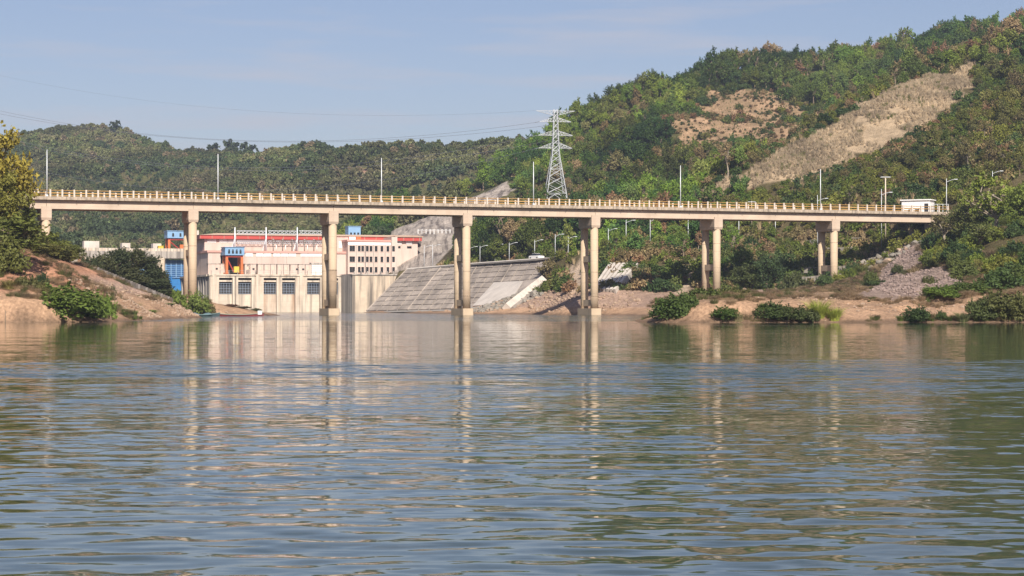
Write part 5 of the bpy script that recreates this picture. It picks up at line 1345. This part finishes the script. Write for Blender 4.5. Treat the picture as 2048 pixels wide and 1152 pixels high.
# low bushes dotted over the clearing
X, Y, Z = scatter(20, 160, 600, 800, 1.9, g, 20); k = inzone(X, Y, Z_clear, 4) & (fbm(X, Y, 10, 2, 651) > -.25) & (g.uniform(size=len(X)) < .7); X, Y, Z = X[k], Y[k], Z[k]; n = len(X)
tint = np.where(g.uniform(size=(n, 1)) < .55, np.array([[.085,.10,.030]]), np.array([[.21,.14,.07]]))*g.uniform(.7, 1.3, (n, 1)); sc_ = g.uniform(.16, .42, n)*np.where(g.uniform(size=n) < .06, 2.2, 1)
instancer('clearing_scrub', MSH, X, Y, Z-.05, np.repeat(sc_[:, None], 3, 1), g.integers(0, len(MSH), n), tint, 'small bushes dotted over the brown clearing on the hill')

# dead reeds on the dry field, sparse stalks on the clearing and under the road
X, Y, Z = scatter(40, 150, 455, 640, .78, g, 20); k = inzone(X, Y, Z_dry); X1, Y1, Z1 = X[k], Y[k], Z[k]
k = fbm(X1, Y1, 7, 2, 251) > -.45; X1, Y1, Z1 = X1[k], Y1[k], Z1[k]
X, Y, Z = scatter(20, 160, 600, 800, 1.5, g, 20); k = inzone(X, Y, Z_clear, 4) & (fbm(X, Y, 8, 2, 261) > -.15); X2, Y2, Z2 = X[k], Y[k], Z[k]
X, Y, Z = scatter(-20, 110, 385, 560, 2.0, g, 20); k = (fbm(X, Y, 12, 2, 271) > .12) & ~bare_mask(X, Y, Z) & (Z > 6); X3, Y3, Z3 = X[k], Y[k], Z[k]
X, Y, Z = np.r_[X1, X2, X3], np.r_[Y1, Y2, Y3], np.r_[Z1, Z2, Z3]; n = len(X)
fld = np.r_[np.zeros(len(X1)), np.ones(len(X2)), np.full(len(X3), 2)]
tint = np.array([(.50,.395,.265)]*n)*g.uniform(.7, 1.15, (n, 1)); q = fld == 1
tint[q] = np.where(g.uniform(size=(q.sum(), 1)) < .45, np.array([[.15,.16,.05]]), np.array([[.42,.30,.18]])); q = fld == 2
tint[q] = np.array([(.46,.35,.20)])*g.uniform(.7, 1.2, (q.sum(), 1))
tint *= np.clip(1+.55*fbm(X, Y, 9, 3, 691), .6, 1.35)[:, None]; gr = g.uniform(size=n) < .03+.3*sstep(.2, .5, fbm(X, Y, 7, 2, 695)); tint[gr] = np.array((.15,.15,.045))
sc_ = g.uniform(.35, .75, n)*np.where(fld == 1, .55, 1.0)*np.where(fld == 2, 1.5, 1.0)
instancer('dry_reeds', MTF, X, Y, Z-.1, np.repeat(sc_[:, None], 3, 1), g.integers(0, 3, n), tint, 'pale dead reeds covering the steep fields on the ridge')

# far hills
X, Y, Z = scatter(-420, 120, 640, 1420, 4.3, g, 40)
k = ~bare_mask(X, Y, Z) & ((X < -18) | (Y > 900)) & (Z > 12); X, Y, Z = X[k], Y[k], Z[k]
k = visible(X, Y, Z, 6); X, Y, Z = X[k], Y[k], Z[k]; n = len(X)
dn = fbm(X, Y, 45, 3, 301); pk = np.where(dn > -.05, g.integers(0, 3, n), 3+g.integers(0, 3, n)); sc_ = g.uniform(.6, 1.0, n)*(1+.3*dn)
tint = patch_tint(g, FARG[[2,0,1,4,3,5]], X, Y, 34, 681); pat = sstep(-.3, .4, fbm(X, Y, 60, 3, 321))[:, None]
tint = tint*(.78+.5*pat); tint[(g.uniform(size=n) < .06)] = (.24,.19,.11)
q = pk == 5; tint[q] = np.array([.27,.24,.12])*g.uniform(.75, 1.15, (q.sum(), 1))
instancer('far_forest', FAR+FSH, X, Y, Z-.3, np.repeat(sc_[:, None], 3, 1)*np.array([[1, 1, 1]]), pk, tint, 'hazy forest and bamboo on the far hills behind the dam')
# single trees standing up from the far ridges
for (x, yt, Yd, hgt, d) in ((230,243,1296,8,'domed tree on the very top of the left-hand far hill'),(466,284,1268,7,'small round tree on the far ridge above the second lamp'),(497,289,1262,6,'thin tree on the far ridge right of the round one'),(430,290,1270,6,'low tree on the far ridge left of the round one'),(924,286,1022,6,'small tree on the far ridge left of the pylon')):
    X0 = P(x, 0, Yd)[0]; zt_ = P(x, yt, Yd)[2]; z0_ = gz(X0, Yd); h = max(hgt, zt_-z0_)
    plant('ridge_tree', FAR[0], (X0, Yd, z0_-.3), (h/6.2*.9,)*2+(h/6.2,), x, (.05,.07,.03), d, 'tree')
# ------------------------------------------------------------------ plants one can tell apart on the banks
def put(name, kinds, x, yb, yt, w, Yd, tint, label, cat, ci=0, part='foliage', stem='stem', sink=.12, group=None, rz=None):
    if name in ('waterside_bush', 'reed_clump'):       # these root at the very edge of the water
        Ys = np.linspace(194, 222, 180); hh = height((x-CX)*Ys/F, Ys); k_ = np.nonzero(hh > .06)[0]
        if len(k_): Yd = float(Ys[k_[0]])+max(0, (Yd-201)*.35)+.25
    X0, _, Zb = P(x, yb, Yd); z0_ = gz(X0, Yd); p = kinds[ci % len(kinds)]
    if name in ('waterside_bush', 'reed_clump'): z0_ = min(z0_, .35)
    zt_ = P(x, yt, Yd)[2]; h = max(1.7 if name.startswith('terrace') and w > 30 else 1.4 if name == 'spit_bush' and w > 50 else .4, zt_-z0_); wd = w*Yd/F
    return plant(name, p, (X0, Yd, z0_-sink), (wd/p['W']*1.12, wd/p['W']*1.12, (h+sink)/p['H']*1.04), rz if rz is not None else x*.7, tint, label, cat, group, part, stem)
_put = put
def put(name, kinds, x, yb, yt, w, Yd, tint, *a, **k): return _put(name, kinds, x, yb, yt, w, Yd, tuple(v*(1.75 if name == 'bank_tree' else 1.45) for v in tint), *a, **k)
G1 = (.075,.125,.020); G2 = (.050,.085,.020); G3 = (.10,.15,.022); DK = (.034,.050,.018); OL = (.085,.085,.030); YG = (.155,.135,.022); LIME = (.25,.28,.055); RB = (.15,.08,.05)
T = dict(part='crown', stem='trunk')
# left bank trees
put('bank_tree', NT, -12, 520, 256, 120, 244, (.19,.155,.028), 'tall yellowing tree cut by the left frame edge', 'tree', 2, **T)
put('bank_tree', NOPEN, 42, 520, 288, 76, 250, (.20,.16,.028), 'slender open tree with yellow leaves overhanging the bridge end', 'tree', 1, **T)
put('bank_tree', NT, 2, 518, 345, 100, 240, (.115,.110,.022), 'olive tree with full crown below the yellowing tree', 'tree', 0, **T)
put('bank_tree', NT, 36, 520, 400, 84, 255, (.105,.108,.022), 'round green tree in front of the bridge end', 'tree', 1, **T)
put('bank_tree', NT, 92, 524, 466, 80, 266, (.095,.105,.022), 'low spreading tree beside the first bridge pier', 'tree', 0, **T)
put('bank_tree', NT, 28, 524, 430, 120, 232, (.080,.090,.020), 'dark green tree standing at the edge of the red bank', 'tree', 2, **T)
put('bank_tree', NT, 142, 528, 490, 66, 276, (.085,.095,.025), 'small outermost tree of the left-bank grove', 'tree', 1, **T)
put('bank_shrub', NS, 12, 540, 470, 90, 229, (.095,.100,.024), 'dark bush spilling over the top of the red bank', 'shrub', 0)
put('bank_shrub', NS, 72, 528, 480, 80, 247, (.11,.105,.03), 'olive bush under the round green tree', 'shrub', 1)
put('bank_shrub', NS, 128, 532, 492, 66, 270, (.10,.10,.028), 'bush at the foot of the low spreading tree', 'shrub', 2)
# dark thicket behind the stairs
for i, (x, yt, w, Yd, d) in enumerate(((205,508,58,316,'leftmost dark bush behind the bank stairs'),(238,500,70,322,'tall dark bush behind the middle of the stairs'),(268,496,66,326,'tallest dark bush of the thicket behind the stairs'),(300,512,60,328,'dark bush behind the lower stairs'),(322,534,40,330,'rightmost dark bush touching the blue dam gate'),(180,512,46,306,'thin bush in front of the pale hoist tower'),(254,535,90,320,'broad low dark bush filling the middle of the thicket'),(296,548,80,324,'broad low dark bush at the end of the stairs'))):
    put('thicket_bush', NT if i in (1,2,3) else NS, x, 600, yt, w, Yd, (.040,.050,.020) if i % 2 else (.052,.056,.022), d, 'shrub', i, **(T if i in (1,2,3) else {}))
# left waterside
put('waterside_bush', NS, 142, 643, 568, 122, 206.5, (.085,.118,.022), 'big bright green bush at the water beside the sand bluff', 'shrub', 1)
put('waterside_bush', NS, 178, 640, 592, 66, 207.5, (.075,.105,.020), 'green bush growing into the side of the big bright one', 'shrub', 0)
put('waterside_bush', NS, 104, 640, 600, 56, 206, (.070,.095,.020), 'lower green bush on the bluff side of the big bright one', 'shrub', 2)
put('waterside_bush', NS, 207, 628, 590, 50, 214, (.105,.150,.028), 'light green leafy plant right of the big bright bush', 'shrub', 2)
put('terrace_grass', NREED, 18, 590, 560, 60, 210, (.17,.15,.05), 'yellow-green grass clump above the sand bluff, at the frame edge', 'grass clump', 1, part='blades')
put('terrace_bush', NS, 55, 596, 562, 60, 211, (.09,.09,.03), 'olive bush in the middle of the terrace above the bluff', 'shrub', 2)
put('terrace_bush', NS, 85, 606, 568, 44, 212, (.10,.095,.032), 'olive bush where the terrace meets the bright bush', 'shrub', 0)
put('terrace_bush', NS, 84, 572, 545, 26, 224, (.03,.05,.018), 'small dark bush alone on the red slope', 'shrub', 1)
put('slope_weed', NTWIG, 268, 624, 598, 34, 252, (.16,.14,.06), 'dry weed clump on the pink shingle slope', 'weeds', 0, part='blades')
put('slope_weed', NREED, 300, 630, 614, 50, 262, (.13,.17,.04), 'low green grass patch on the shingle', 'grass clump', 1, part='blades')
put('slope_weed', NREED, 335, 632, 617, 50, 275, (.12,.16,.04), 'low green grass patch nearest the moored boats', 'grass clump', 1, part='blades')
put('slope_weed', NS, 225, 596, 572, 18, 254, (.06,.075,.03), 'thin dark weed below the stairs', 'weeds', 2)
put('pier_shrub', NS, 350, 604, 580, 46, 326, (.12,.16,.03), 'yellow-green shrub left of the second pier foot', 'shrub', 2)
put('pier_shrub', NS, 392, 612, 582, 52, 330, (.11,.14,.03), 'yellow-green shrub around the second pier foot', 'shrub', 0)
put('pier_shrub', NS, 413, 618, 597, 30, 332, (.10,.09,.03), 'brownish shrub right of the second pier foot', 'shrub', 1)
put('islet_bush', NS, 462, 628, 612, 34, 352, RB, 'red-brown bush behind the maroon boat', 'shrub', 2, sink=.02)
put('islet_bush', NS, 486, 628, 612, 30, 353, (.09,.075,.035), 'olive bush behind the maroon boat', 'shrub', 1, sink=.02)
put('islet_bush', NS, 513, 628, 616, 20, 354, (.07,.075,.03), 'small bush behind the stern of the maroon boat', 'shrub', 0, sink=.02)
# right waterside
put('waterside_bush', NS, 1340, 643, 588, 66, 204, (.055,.085,.020), 'big dark bush at the tip of the sand spit', 'shrub', 1)
put('waterside_bush', NS, 1372, 630, 584, 60, 207, (.060,.088,.022), 'dark bush behind the one at the spit tip', 'shrub', 0)
put('spit_bush', NS, 1410, 612, 580, 80, 222, (.075,.095,.024), 'olive-green bush on top of the spit below the sixth pier', 'shrub', 2)
put('spit_bush', NS, 1455, 606, 577, 80, 232, (.090,.100,.026), 'long low bush between spit tip and sixth pier', 'shrub', 2)
put('spit_bush', NS, 1492, 604, 582, 60, 240, (.10,.095,.03), 'yellowish low bush right of the sixth pier foot', 'shrub', 0)
put('waterside_bush', NS, 1452, 643, 612, 52, 201.5, (.060,.095,.022), 'small green bush under the sand bluff', 'shrub', 1)
put('waterside_bush', NTWIG, 1476, 643, 614, 34, 201.2, (.20,.17,.09), 'twiggy pale shrub right of the small green bush', 'shrub', 0, part='blades')
put('waterside_bush', NS, 1545, 642, 603, 70, 202, (.048,.070,.020), 'dark green bush in the middle of the spit shore', 'shrub', 0)
put('waterside_bush', NS, 1585, 642, 610, 60, 201.5, (.060,.078,.024), 'dark bush with bare stems beside the reeds', 'shrub', 1)
put('waterside_bush', NS, 1617, 644, 617, 54, 200.8, (.065,.078,.028), 'leggy bush standing in front of the reeds', 'shrub', 2)
put('reed_clump', NREED, 1636, 640, 585, 66, 203.5, LIME, 'tall bright lime-green reed clump on the spit', 'reeds', 0, part='blades')
put('reed_clump', NREED, 1668, 641, 604, 54, 202.5, LIME, 'shorter lime-green reed clump right of the tall one', 'reeds', 0, part='blades')
put('waterside_bush', NS, 1832, 645, 612, 52, 200.8, (.045,.070,.022), 'compact dark bush alone on the right sand shore', 'shrub', 1)
put('waterside_bush', NS, 1883, 640, 621, 22, 203, (.060,.085,.025), 'tiny bush right of the compact dark one', 'shrub', 1)
put('waterside_bush', NREED, 1925, 646, 612, 50, 201, (.13,.14,.06), 'grey-green reed clump at the right shore', 'reeds', 1, part='blades')
put('waterside_bush', NS, 1960, 646, 596, 66, 203, (.065,.080,.026), 'dark olive bush behind the grey-green reeds', 'shrub', 0)
put('waterside_bush', NS, 2000, 646, 580, 80, 205, (.085,.090,.028), 'tall olive bush near the right frame edge', 'shrub', 1)
put('waterside_bush', NS, 2044, 646, 586, 70, 203, (.090,.092,.030), 'olive bush cut by the right frame edge', 'shrub', 2)
put('spit_bush', NS, 1880, 616, 580, 80, 222, (.085,.125,.022), 'bright green bush on the rise behind the right shore', 'shrub', 0)
put('spit_bush', NS, 1935, 606, 568, 80, 228, (.075,.105,.024), 'green bush behind the dark olive one', 'shrub', 1)
put('spit_bush', NS, 1845, 612, 592, 40, 222, (.08,.10,.03), 'small green bush at the edge of the gravel', 'shrub', 2)
put('spit_bush', NS, 2000, 585, 540, 110, 244, (.055,.085,.024), 'broad dark green bush above the right shore', 'shrub', 2)
put('spit_bush', NS, 2045, 580, 530, 90, 250, (.075,.100,.024), 'green bush above the right shore at the frame edge', 'shrub', 0)
# shrubs by the sixth and seventh piers
put('thicket_bush', NT, 1535, 592, 516, 76, 372, (.040,.062,.022), 'large dark bush between the sixth and seventh piers', 'shrub', 1, **T)
put('thicket_bush', NT, 1500, 590, 528, 80, 374, (.065,.080,.026), 'dark bush just right of the sixth pier', 'shrub', 0, **T)
put('thicket_bush', NS, 1588, 585, 545, 60, 376, (.065,.075,.028), 'bush left of the seventh pier', 'shrub', 2)
put('thicket_bush', NS, 1755, 598, 560, 70, 330, (.055,.080,.025), 'dark bush on the rocks right of the seventh pier', 'shrub', 0)
put('thicket_bush', NS, 1715, 604, 584, 60, 300, (.050,.075,.022), 'low dark bush at the foot of the rock slope', 'shrub', 2)
put('slope_weed', NREED, 1565, 500, 455, 60, 428, (.14,.17,.05), 'tall grass left of the shaded terraces', 'grass clump', 1, part='blades')
put('gravel_shrub', NS, 1795, 545, 528, 26, 345, (.07,.08,.03), 'single small shrub high on the gravel slope', 'shrub', 0)
put('gravel_shrub', NS, 1858, 570, 552, 34, 300, (.085,.09,.03), 'olive shrub in the middle of the gravel slope', 'shrub', 2)
put('gravel_shrub', NTWIG, 1830, 548, 530, 40, 330, (.20,.15,.08), 'dry weeds on the upper gravel slope', 'weeds', 0, part='blades')
# right bank trees
put('bank_tree', NOPEN, 1985, 480, 357, 120, 332, (.125,.150,.026), 'big sunlit tree with pale limbs right of the bridge end', 'tree', 0, **T)
put('bank_tree', NT, 2050, 480, 372, 90, 326, (.095,.120,.024), 'sunlit tree cut by the right frame edge', 'tree', 1, **T)
put('bank_tree', NT, 1935, 490, 408, 74, 338, (.085,.095,.028), 'olive tree between bridge end and big sunlit tree', 'tree', 0, **T)
put('bank_tree', NOPEN, 1893, 505, 425, 60, 350, (.10,.085,.035), 'thin brownish tree hiding the end of the girder', 'tree', 1, **T)
put('bank_tree', NOPEN, 1962, 545, 440, 60, 318, (.085,.095,.03), 'leaning pale-barked tree below the big sunlit tree', 'tree', 1, **T)
put('bank_tree', NT, 1884, 470, 430, 44, 378, (.085,.080,.032), 'small olive tree in front of the bridge abutment', 'tree', 0, **T)
put('bank_tree', NT, 1912, 460, 416, 50, 384, (.075,.080,.030), 'round olive tree beside the bridge-end lamp', 'tree', 1, **T)
put('bank_shrub', NS, 1882, 500, 446, 50, 362, (.075,.070,.030), 'brown-green bush under the bridge end', 'shrub', 1)

# shrubs over the right bank slope
g = np.random.default_rng(9)
X, Y, Z = scatter(55, 125, 222, 394, 3.0, g, 6)
k = ~bare_mask(X, Y, Z) & (Z > 4.9) & (Y < 392); X, Y, Z = X[k], Y[k], Z[k]
uu = CX+F*X/Y; k = visible(X, Y, Z, 1.5) & (np.abs(X) < .262*Y) & ~((uu < 1850) & (Y > 285) & (g.uniform(size=len(X)) < .8)); X, Y, Z = X[k], Y[k], Z[k]
for i in range(len(X)):
    r = g.uniform(); dry_ = fbm(np.array([X[i]]), np.array([Y[i]]), 12, 2, 411)[0] > .22
    bareb = fbm(np.array([X[i]]), np.array([Y[i]]), 15, 2, 431)[0] > .38
    if bareb and r < .7: continue
    if dry_: p, tn, lb_, gp = NTWIG[int(g.integers(0, 2))], np.array((.26,.19,.11))*g.uniform(.7, 1.2), 'dry grass clump on the right bank slope', 'dry clumps on the right bank slope'
    elif r < .25: p, tn, lb_, gp = NREED[1], np.array((.13,.15,.04))*g.uniform(.7, 1.2), 'green grass clump on the right bank slope', 'grass clumps on the right bank slope'
    else: p, tn, lb_, gp = NS[int(g.integers(0, 3))], pick_tint(g, GREENS)*1.1, '', ''
    s_ = g.uniform(.7, 1.35)*(1.25 if p in NS else 1.4); u_ = CX+F*X[i]/Y[i]
    wh_ = next((w_ for lim, w_ in ((1790,'by the seventh pier'),(1850,'beside the rock slope'),(1900,'under the bridge end'),(1950,'between bridge end and sunlit tree'),(2000,'under the sunlit tree')) if u_ < lim), 'at the right frame edge')
    hv_ = 'low on' if Z[i] < 8 else 'midway up' if Z[i] < 13 else 'high on'
    lb_ = '%s %s %s the right bank, %s' % ('big' if s_ > 1.4 else 'small', 'dry grass clump' if dry_ else 'green grass clump' if p not in NS else hue_word(tn)+' shrub', hv_, wh_); gp = lb_.replace('the right', 'right')
    plant('bank_shrub' if p in NS else 'grass_clump', p, (X[i], Y[i], Z[i]-.12), (s_, s_, s_*g.uniform(.8, 1.2)), g.uniform(0, 6.28), tn, lb_, 'shrub' if p in NS else 'grass clump', gp, 'foliage' if p in NS else 'blades', 'stem')

# the same scrub goes on beyond the frame on both banks
Xa, Ya, Za = scatter(55, 175, 214, 470, 2.6, g, 400); k = (Xa > .262*Ya) & (Za > 4.0) & ~bare_mask(Xa, Ya, Za); Xa, Ya, Za = Xa[k], Ya[k], Za[k]
Xb, Yb, Zb_ = scatter(-160, -50, 205, 420, 2.8, g, 400); k = (Xb < -.262*Yb) & (Zb_ > 5.0) & ~bare_mask(Xb, Yb, Zb_); Xb, Yb, Zb_ = Xb[k], Yb[k], Zb_[k]
X, Y, Z = np.r_[Xa, Xb], np.r_[Ya, Yb], np.r_[Za, Zb_]; n = len(X); pk = np.where(g.uniform(size=n) < .3, g.integers(0, len(MID), n), len(MID)+g.integers(0, len(MSH), n))
instancer('bank_growth', MID+MSH, X, Y, Z-.2, np.repeat((g.uniform(.6, 1.2, n)*np.where(pk < len(MID), .7, 1))[:, None], 3, 1), pk, patch_tint(g, GREENS, X, Y, 14, 701), 'scrub and small trees covering the banks beyond the river bend')

# dry grass and litter on the bare banks: nobody could count it
X, Y, Z = scatter(-75, 75, 200, 380, .85, g, 6)
k = (Z > 1.0) & (((X < -40) & (Z > 2.4)) | ((X > 12) & (Z > 1.5) & ((Z > 2.7) | (fbm(X, Y, 4, 2, 455) > .12)))) & (fbm(X, Y, 6, 3, 451) > -.22) & ~bare_mask(X, Y, Z); X, Y, Z = X[k], Y[k], Z[k]
k = visible(X, Y, Z, .6); X, Y, Z = X[k], Y[k], Z[k]; n = len(X)
tint = np.array([(.27,.19,.11)])*g.uniform(.55, 1.25, (n, 1)); q = g.uniform(size=n) < .16; tint[q] = (.10,.11,.035)
instancer('dry_grass', NTWIG, X, Y, Z-.05, np.repeat(g.uniform(.35, .9, n)[:, None], 3, 1), g.integers(0, 2, n), tint, 'thin dry grass and weeds on the bare banks')

X, Y, Z = scatter(-75, 75, 196, 235, .55, g, 6)
k = (Z > .12) & (Z < 1.6) & (fbm(X, Y, 5, 3, 471) > .34); X, Y, Z = X[k], Y[k], Z[k]; n = len(X)
tint = np.array([(.24,.19,.10)])*g.uniform(.6, 1.3, (n, 1)); q = g.uniform(size=n) < .5; tint[q] = np.array([(.12,.16,.04)])*g.uniform(.7, 1.4, (q.sum(), 1))
instancer('shore_grass', NTWIG+[NREED[1]], X, Y, Z-.05, np.repeat(g.uniform(.25, .7, n)[:, None], 3, 1), g.integers(0, 3, n), tint, 'straggly grass and dead stalks along the waterline')

# ------------------------------------------------------------------ stones
def rock_mesh(seed, mat):
    bm = bmesh.new(); bmesh.ops.create_icosphere(bm, subdivisions=2, radius=.5); g_ = np.random.default_rng(seed)
    pl = g_.normal(size=(9, 3)); pl /= np.linalg.norm(pl, axis=1, keepdims=True); dd = g_.uniform(.28, .46, 9)
    for v in bm.verts:
        c_ = np.array(v.co)
        for nrm_, q in zip(pl, dd):
            e = c_@nrm_-q
            if e > 0: c_ = c_-nrm_*e
        v.co = c_*np.array([1.25, 1, .8])
    me = bpy.data.meshes.new('boulder'); bm.to_mesh(me); bm.free(); me.materials.append(mat); return me
rocks = [rock_mesh(i, M['rock' if i % 3 else 'rockbuff']) for i in range(7)]
def in_zone(x, y, poly): return inpoly(x, y, poly)
X, Y, Z = scatter(50, 95, 225, 405, .95, g, 8)
sb = -(X-BR_O[0])*math.sin(BR_TH)+(Y-BR_O[1])*math.cos(BR_TH)
k = (sb > -13) & (sb < 9) & (Z > 4.2) & (Z < 17) & (X > 56) & (X < 82) & (g.uniform(size=len(X)) < .9); X, Y, Z = X[k], Y[k], Z[k]
k = visible(X, Y, Z, .4); X, Y, Z = X[k], Y[k], Z[k]
n = len(X); sz = np.exp(g.normal(-.45, .35, n)); sz = np.clip(sz, .28, 1.35)
o_ = np.argsort(-sz/Y); big = o_[:150]
for i in big:
    o = bpy.data.objects.new('boulder', rocks[int(g.integers(0, 7))]); col.objects.link(o); o.location = (X[i], Y[i], Z[i]+sz[i]*.12); o.scale = (sz[i]*1.2,)*3
    o.rotation_euler = (g.normal(0, .4), g.normal(0, .4), g.uniform(0, 6.28)); 
    lb_ = '%s %s boulder %s the rock slope, %s' % ('huge' if sz[i] > 1.05 else 'large', 'buff' if o.data in (rocks[0], rocks[3], rocks[6]) else 'grey', 'high on' if Z[i] > 11 else 'midway up' if Z[i] > 7 else 'at the foot of', 'nearest the seventh pier' if CX+F*X[i]/Y[i] < 1710 else 'towards the bridge end' if CX+F*X[i]/Y[i] < 1800 else 'on the gravel side')
    tag(o, lb_, 'boulder', 'boulders: '+lb_)
def rock_field(name, X, Y, Z, sz, label, mat):
    vs_, fs_ = [], []; off = 0
    base = []
    for r_ in rocks[:4]:
        bm = bmesh.new(); bmesh.ops.create_icosphere(bm, subdivisions=1, radius=.5); vv = np.array([v.co[:] for v in bm.verts]); ff = np.array([[v.index for v in f_.verts] for f_ in bm.faces]); bm.free()
        vv = vv*(1+np.random.default_rng(len(base)).uniform(-.28, .22, (len(vv), 1)))*np.array([1.2, 1, .75]); base.append((vv, ff))
    for i in range(len(X)):
        vv, ff = base[i % 4]; a = g.uniform(0, 6.28); ca, sa = math.cos(a), math.sin(a)
        w_ = vv*sz[i]; w_ = np.stack([w_[:, 0]*ca-w_[:, 1]*sa, w_[:, 0]*sa+w_[:, 1]*ca, w_[:, 2]], 1)+np.array([X[i], Y[i], Z[i]+sz[i]*.1])
        vs_.append(w_); fs_.append(ff+off); off += len(vv)
    me = gridmesh(name, np.concatenate(vs_), np.concatenate(fs_), False); tag(link(name, me, None, M[mat]), label, None, None, 'stuff')
rest = o_[150:]; rock_field('riprap', X[rest], Y[rest], Z[rest], sz[rest], 'loose grey riprap stones on the slope beside the bridge end', 'rock')
def field(name, x0, x1, y0, y1, d, cond, s0, s1, label, mat):
    X, Y, Z = scatter(x0, x1, y0, y1, d, g, 8); k = cond(X, Y, Z); X, Y, Z = X[k], Y[k], Z[k]; k = visible(X, Y, Z, .3); X, Y, Z = X[k], Y[k], Z[k]
    if len(X): rock_field(name, X, Y, Z, g.uniform(s0, s1, len(X))*np.exp(g.normal(0, .3, len(X))), label, mat)
ax, ay, _ = P(1000, 605, 442)
field('gravel', 45, 95, 215, 400, .62, lambda x, y, z: inpoly(x, y, Z_grav), .18, .45, 'pinkish gravel and small stones on the right slope', 'gravel')
field('rubble', -20, 60, 380, 480, .95, lambda x, y, z: (z > .5) & (z < 5.5) & (fbm(x, y, 7, 2, 501) > -.12), .25, .7, 'broken rock and rubble on the beach below the slope', 'rockbuff')
field('shore_stones', 12, 60, 198, 245, .9, lambda x, y, z: (z > .05) & (z < 3.6) & (fbm(x, y, 5, 2, 521) > .12), .10, .30, 'small stones strewn over the sand spit', 'rockbuff')
field('shingle', -64, -42, 232, 345, .6, lambda x, y, z: (z > .25) & (z < 5) & (fbm(x, y, 6, 2, 511) > -.1), .14, .42, 'pinkish shingle on the left bank', 'rockbuff')
field('apron_rubble', ax-8, ax+9, ay-22, ay+2, .8, lambda x, y, z: z > .4, .4, .95, 'grey rubble heap at the foot of the pale apron', 'rock')

# ------------------------------------------------------------------ air
m = bpy.data.materials.new('hazy_air'); m.use_nodes = True; nt = m.node_tree; nt.nodes.clear()
out = nt.nodes.new('ShaderNodeOutputMaterial'); pv = nt.nodes.new('ShaderNodeVolumePrincipled'); nt.links.new(pv.outputs[0], out.inputs['Volume'])
pv.inputs['Color'].default_value = (.72,.81,1.0,1); pv.inputs['Density'].default_value = HAZE; pv.inputs['Anisotropy'].default_value = .2
hz = MB().box(-905, 905, -320, 2605, -6, 150).build('haze', m); tag(hz, 'thin bluish haze in the valley air', None, None, 'stuff')
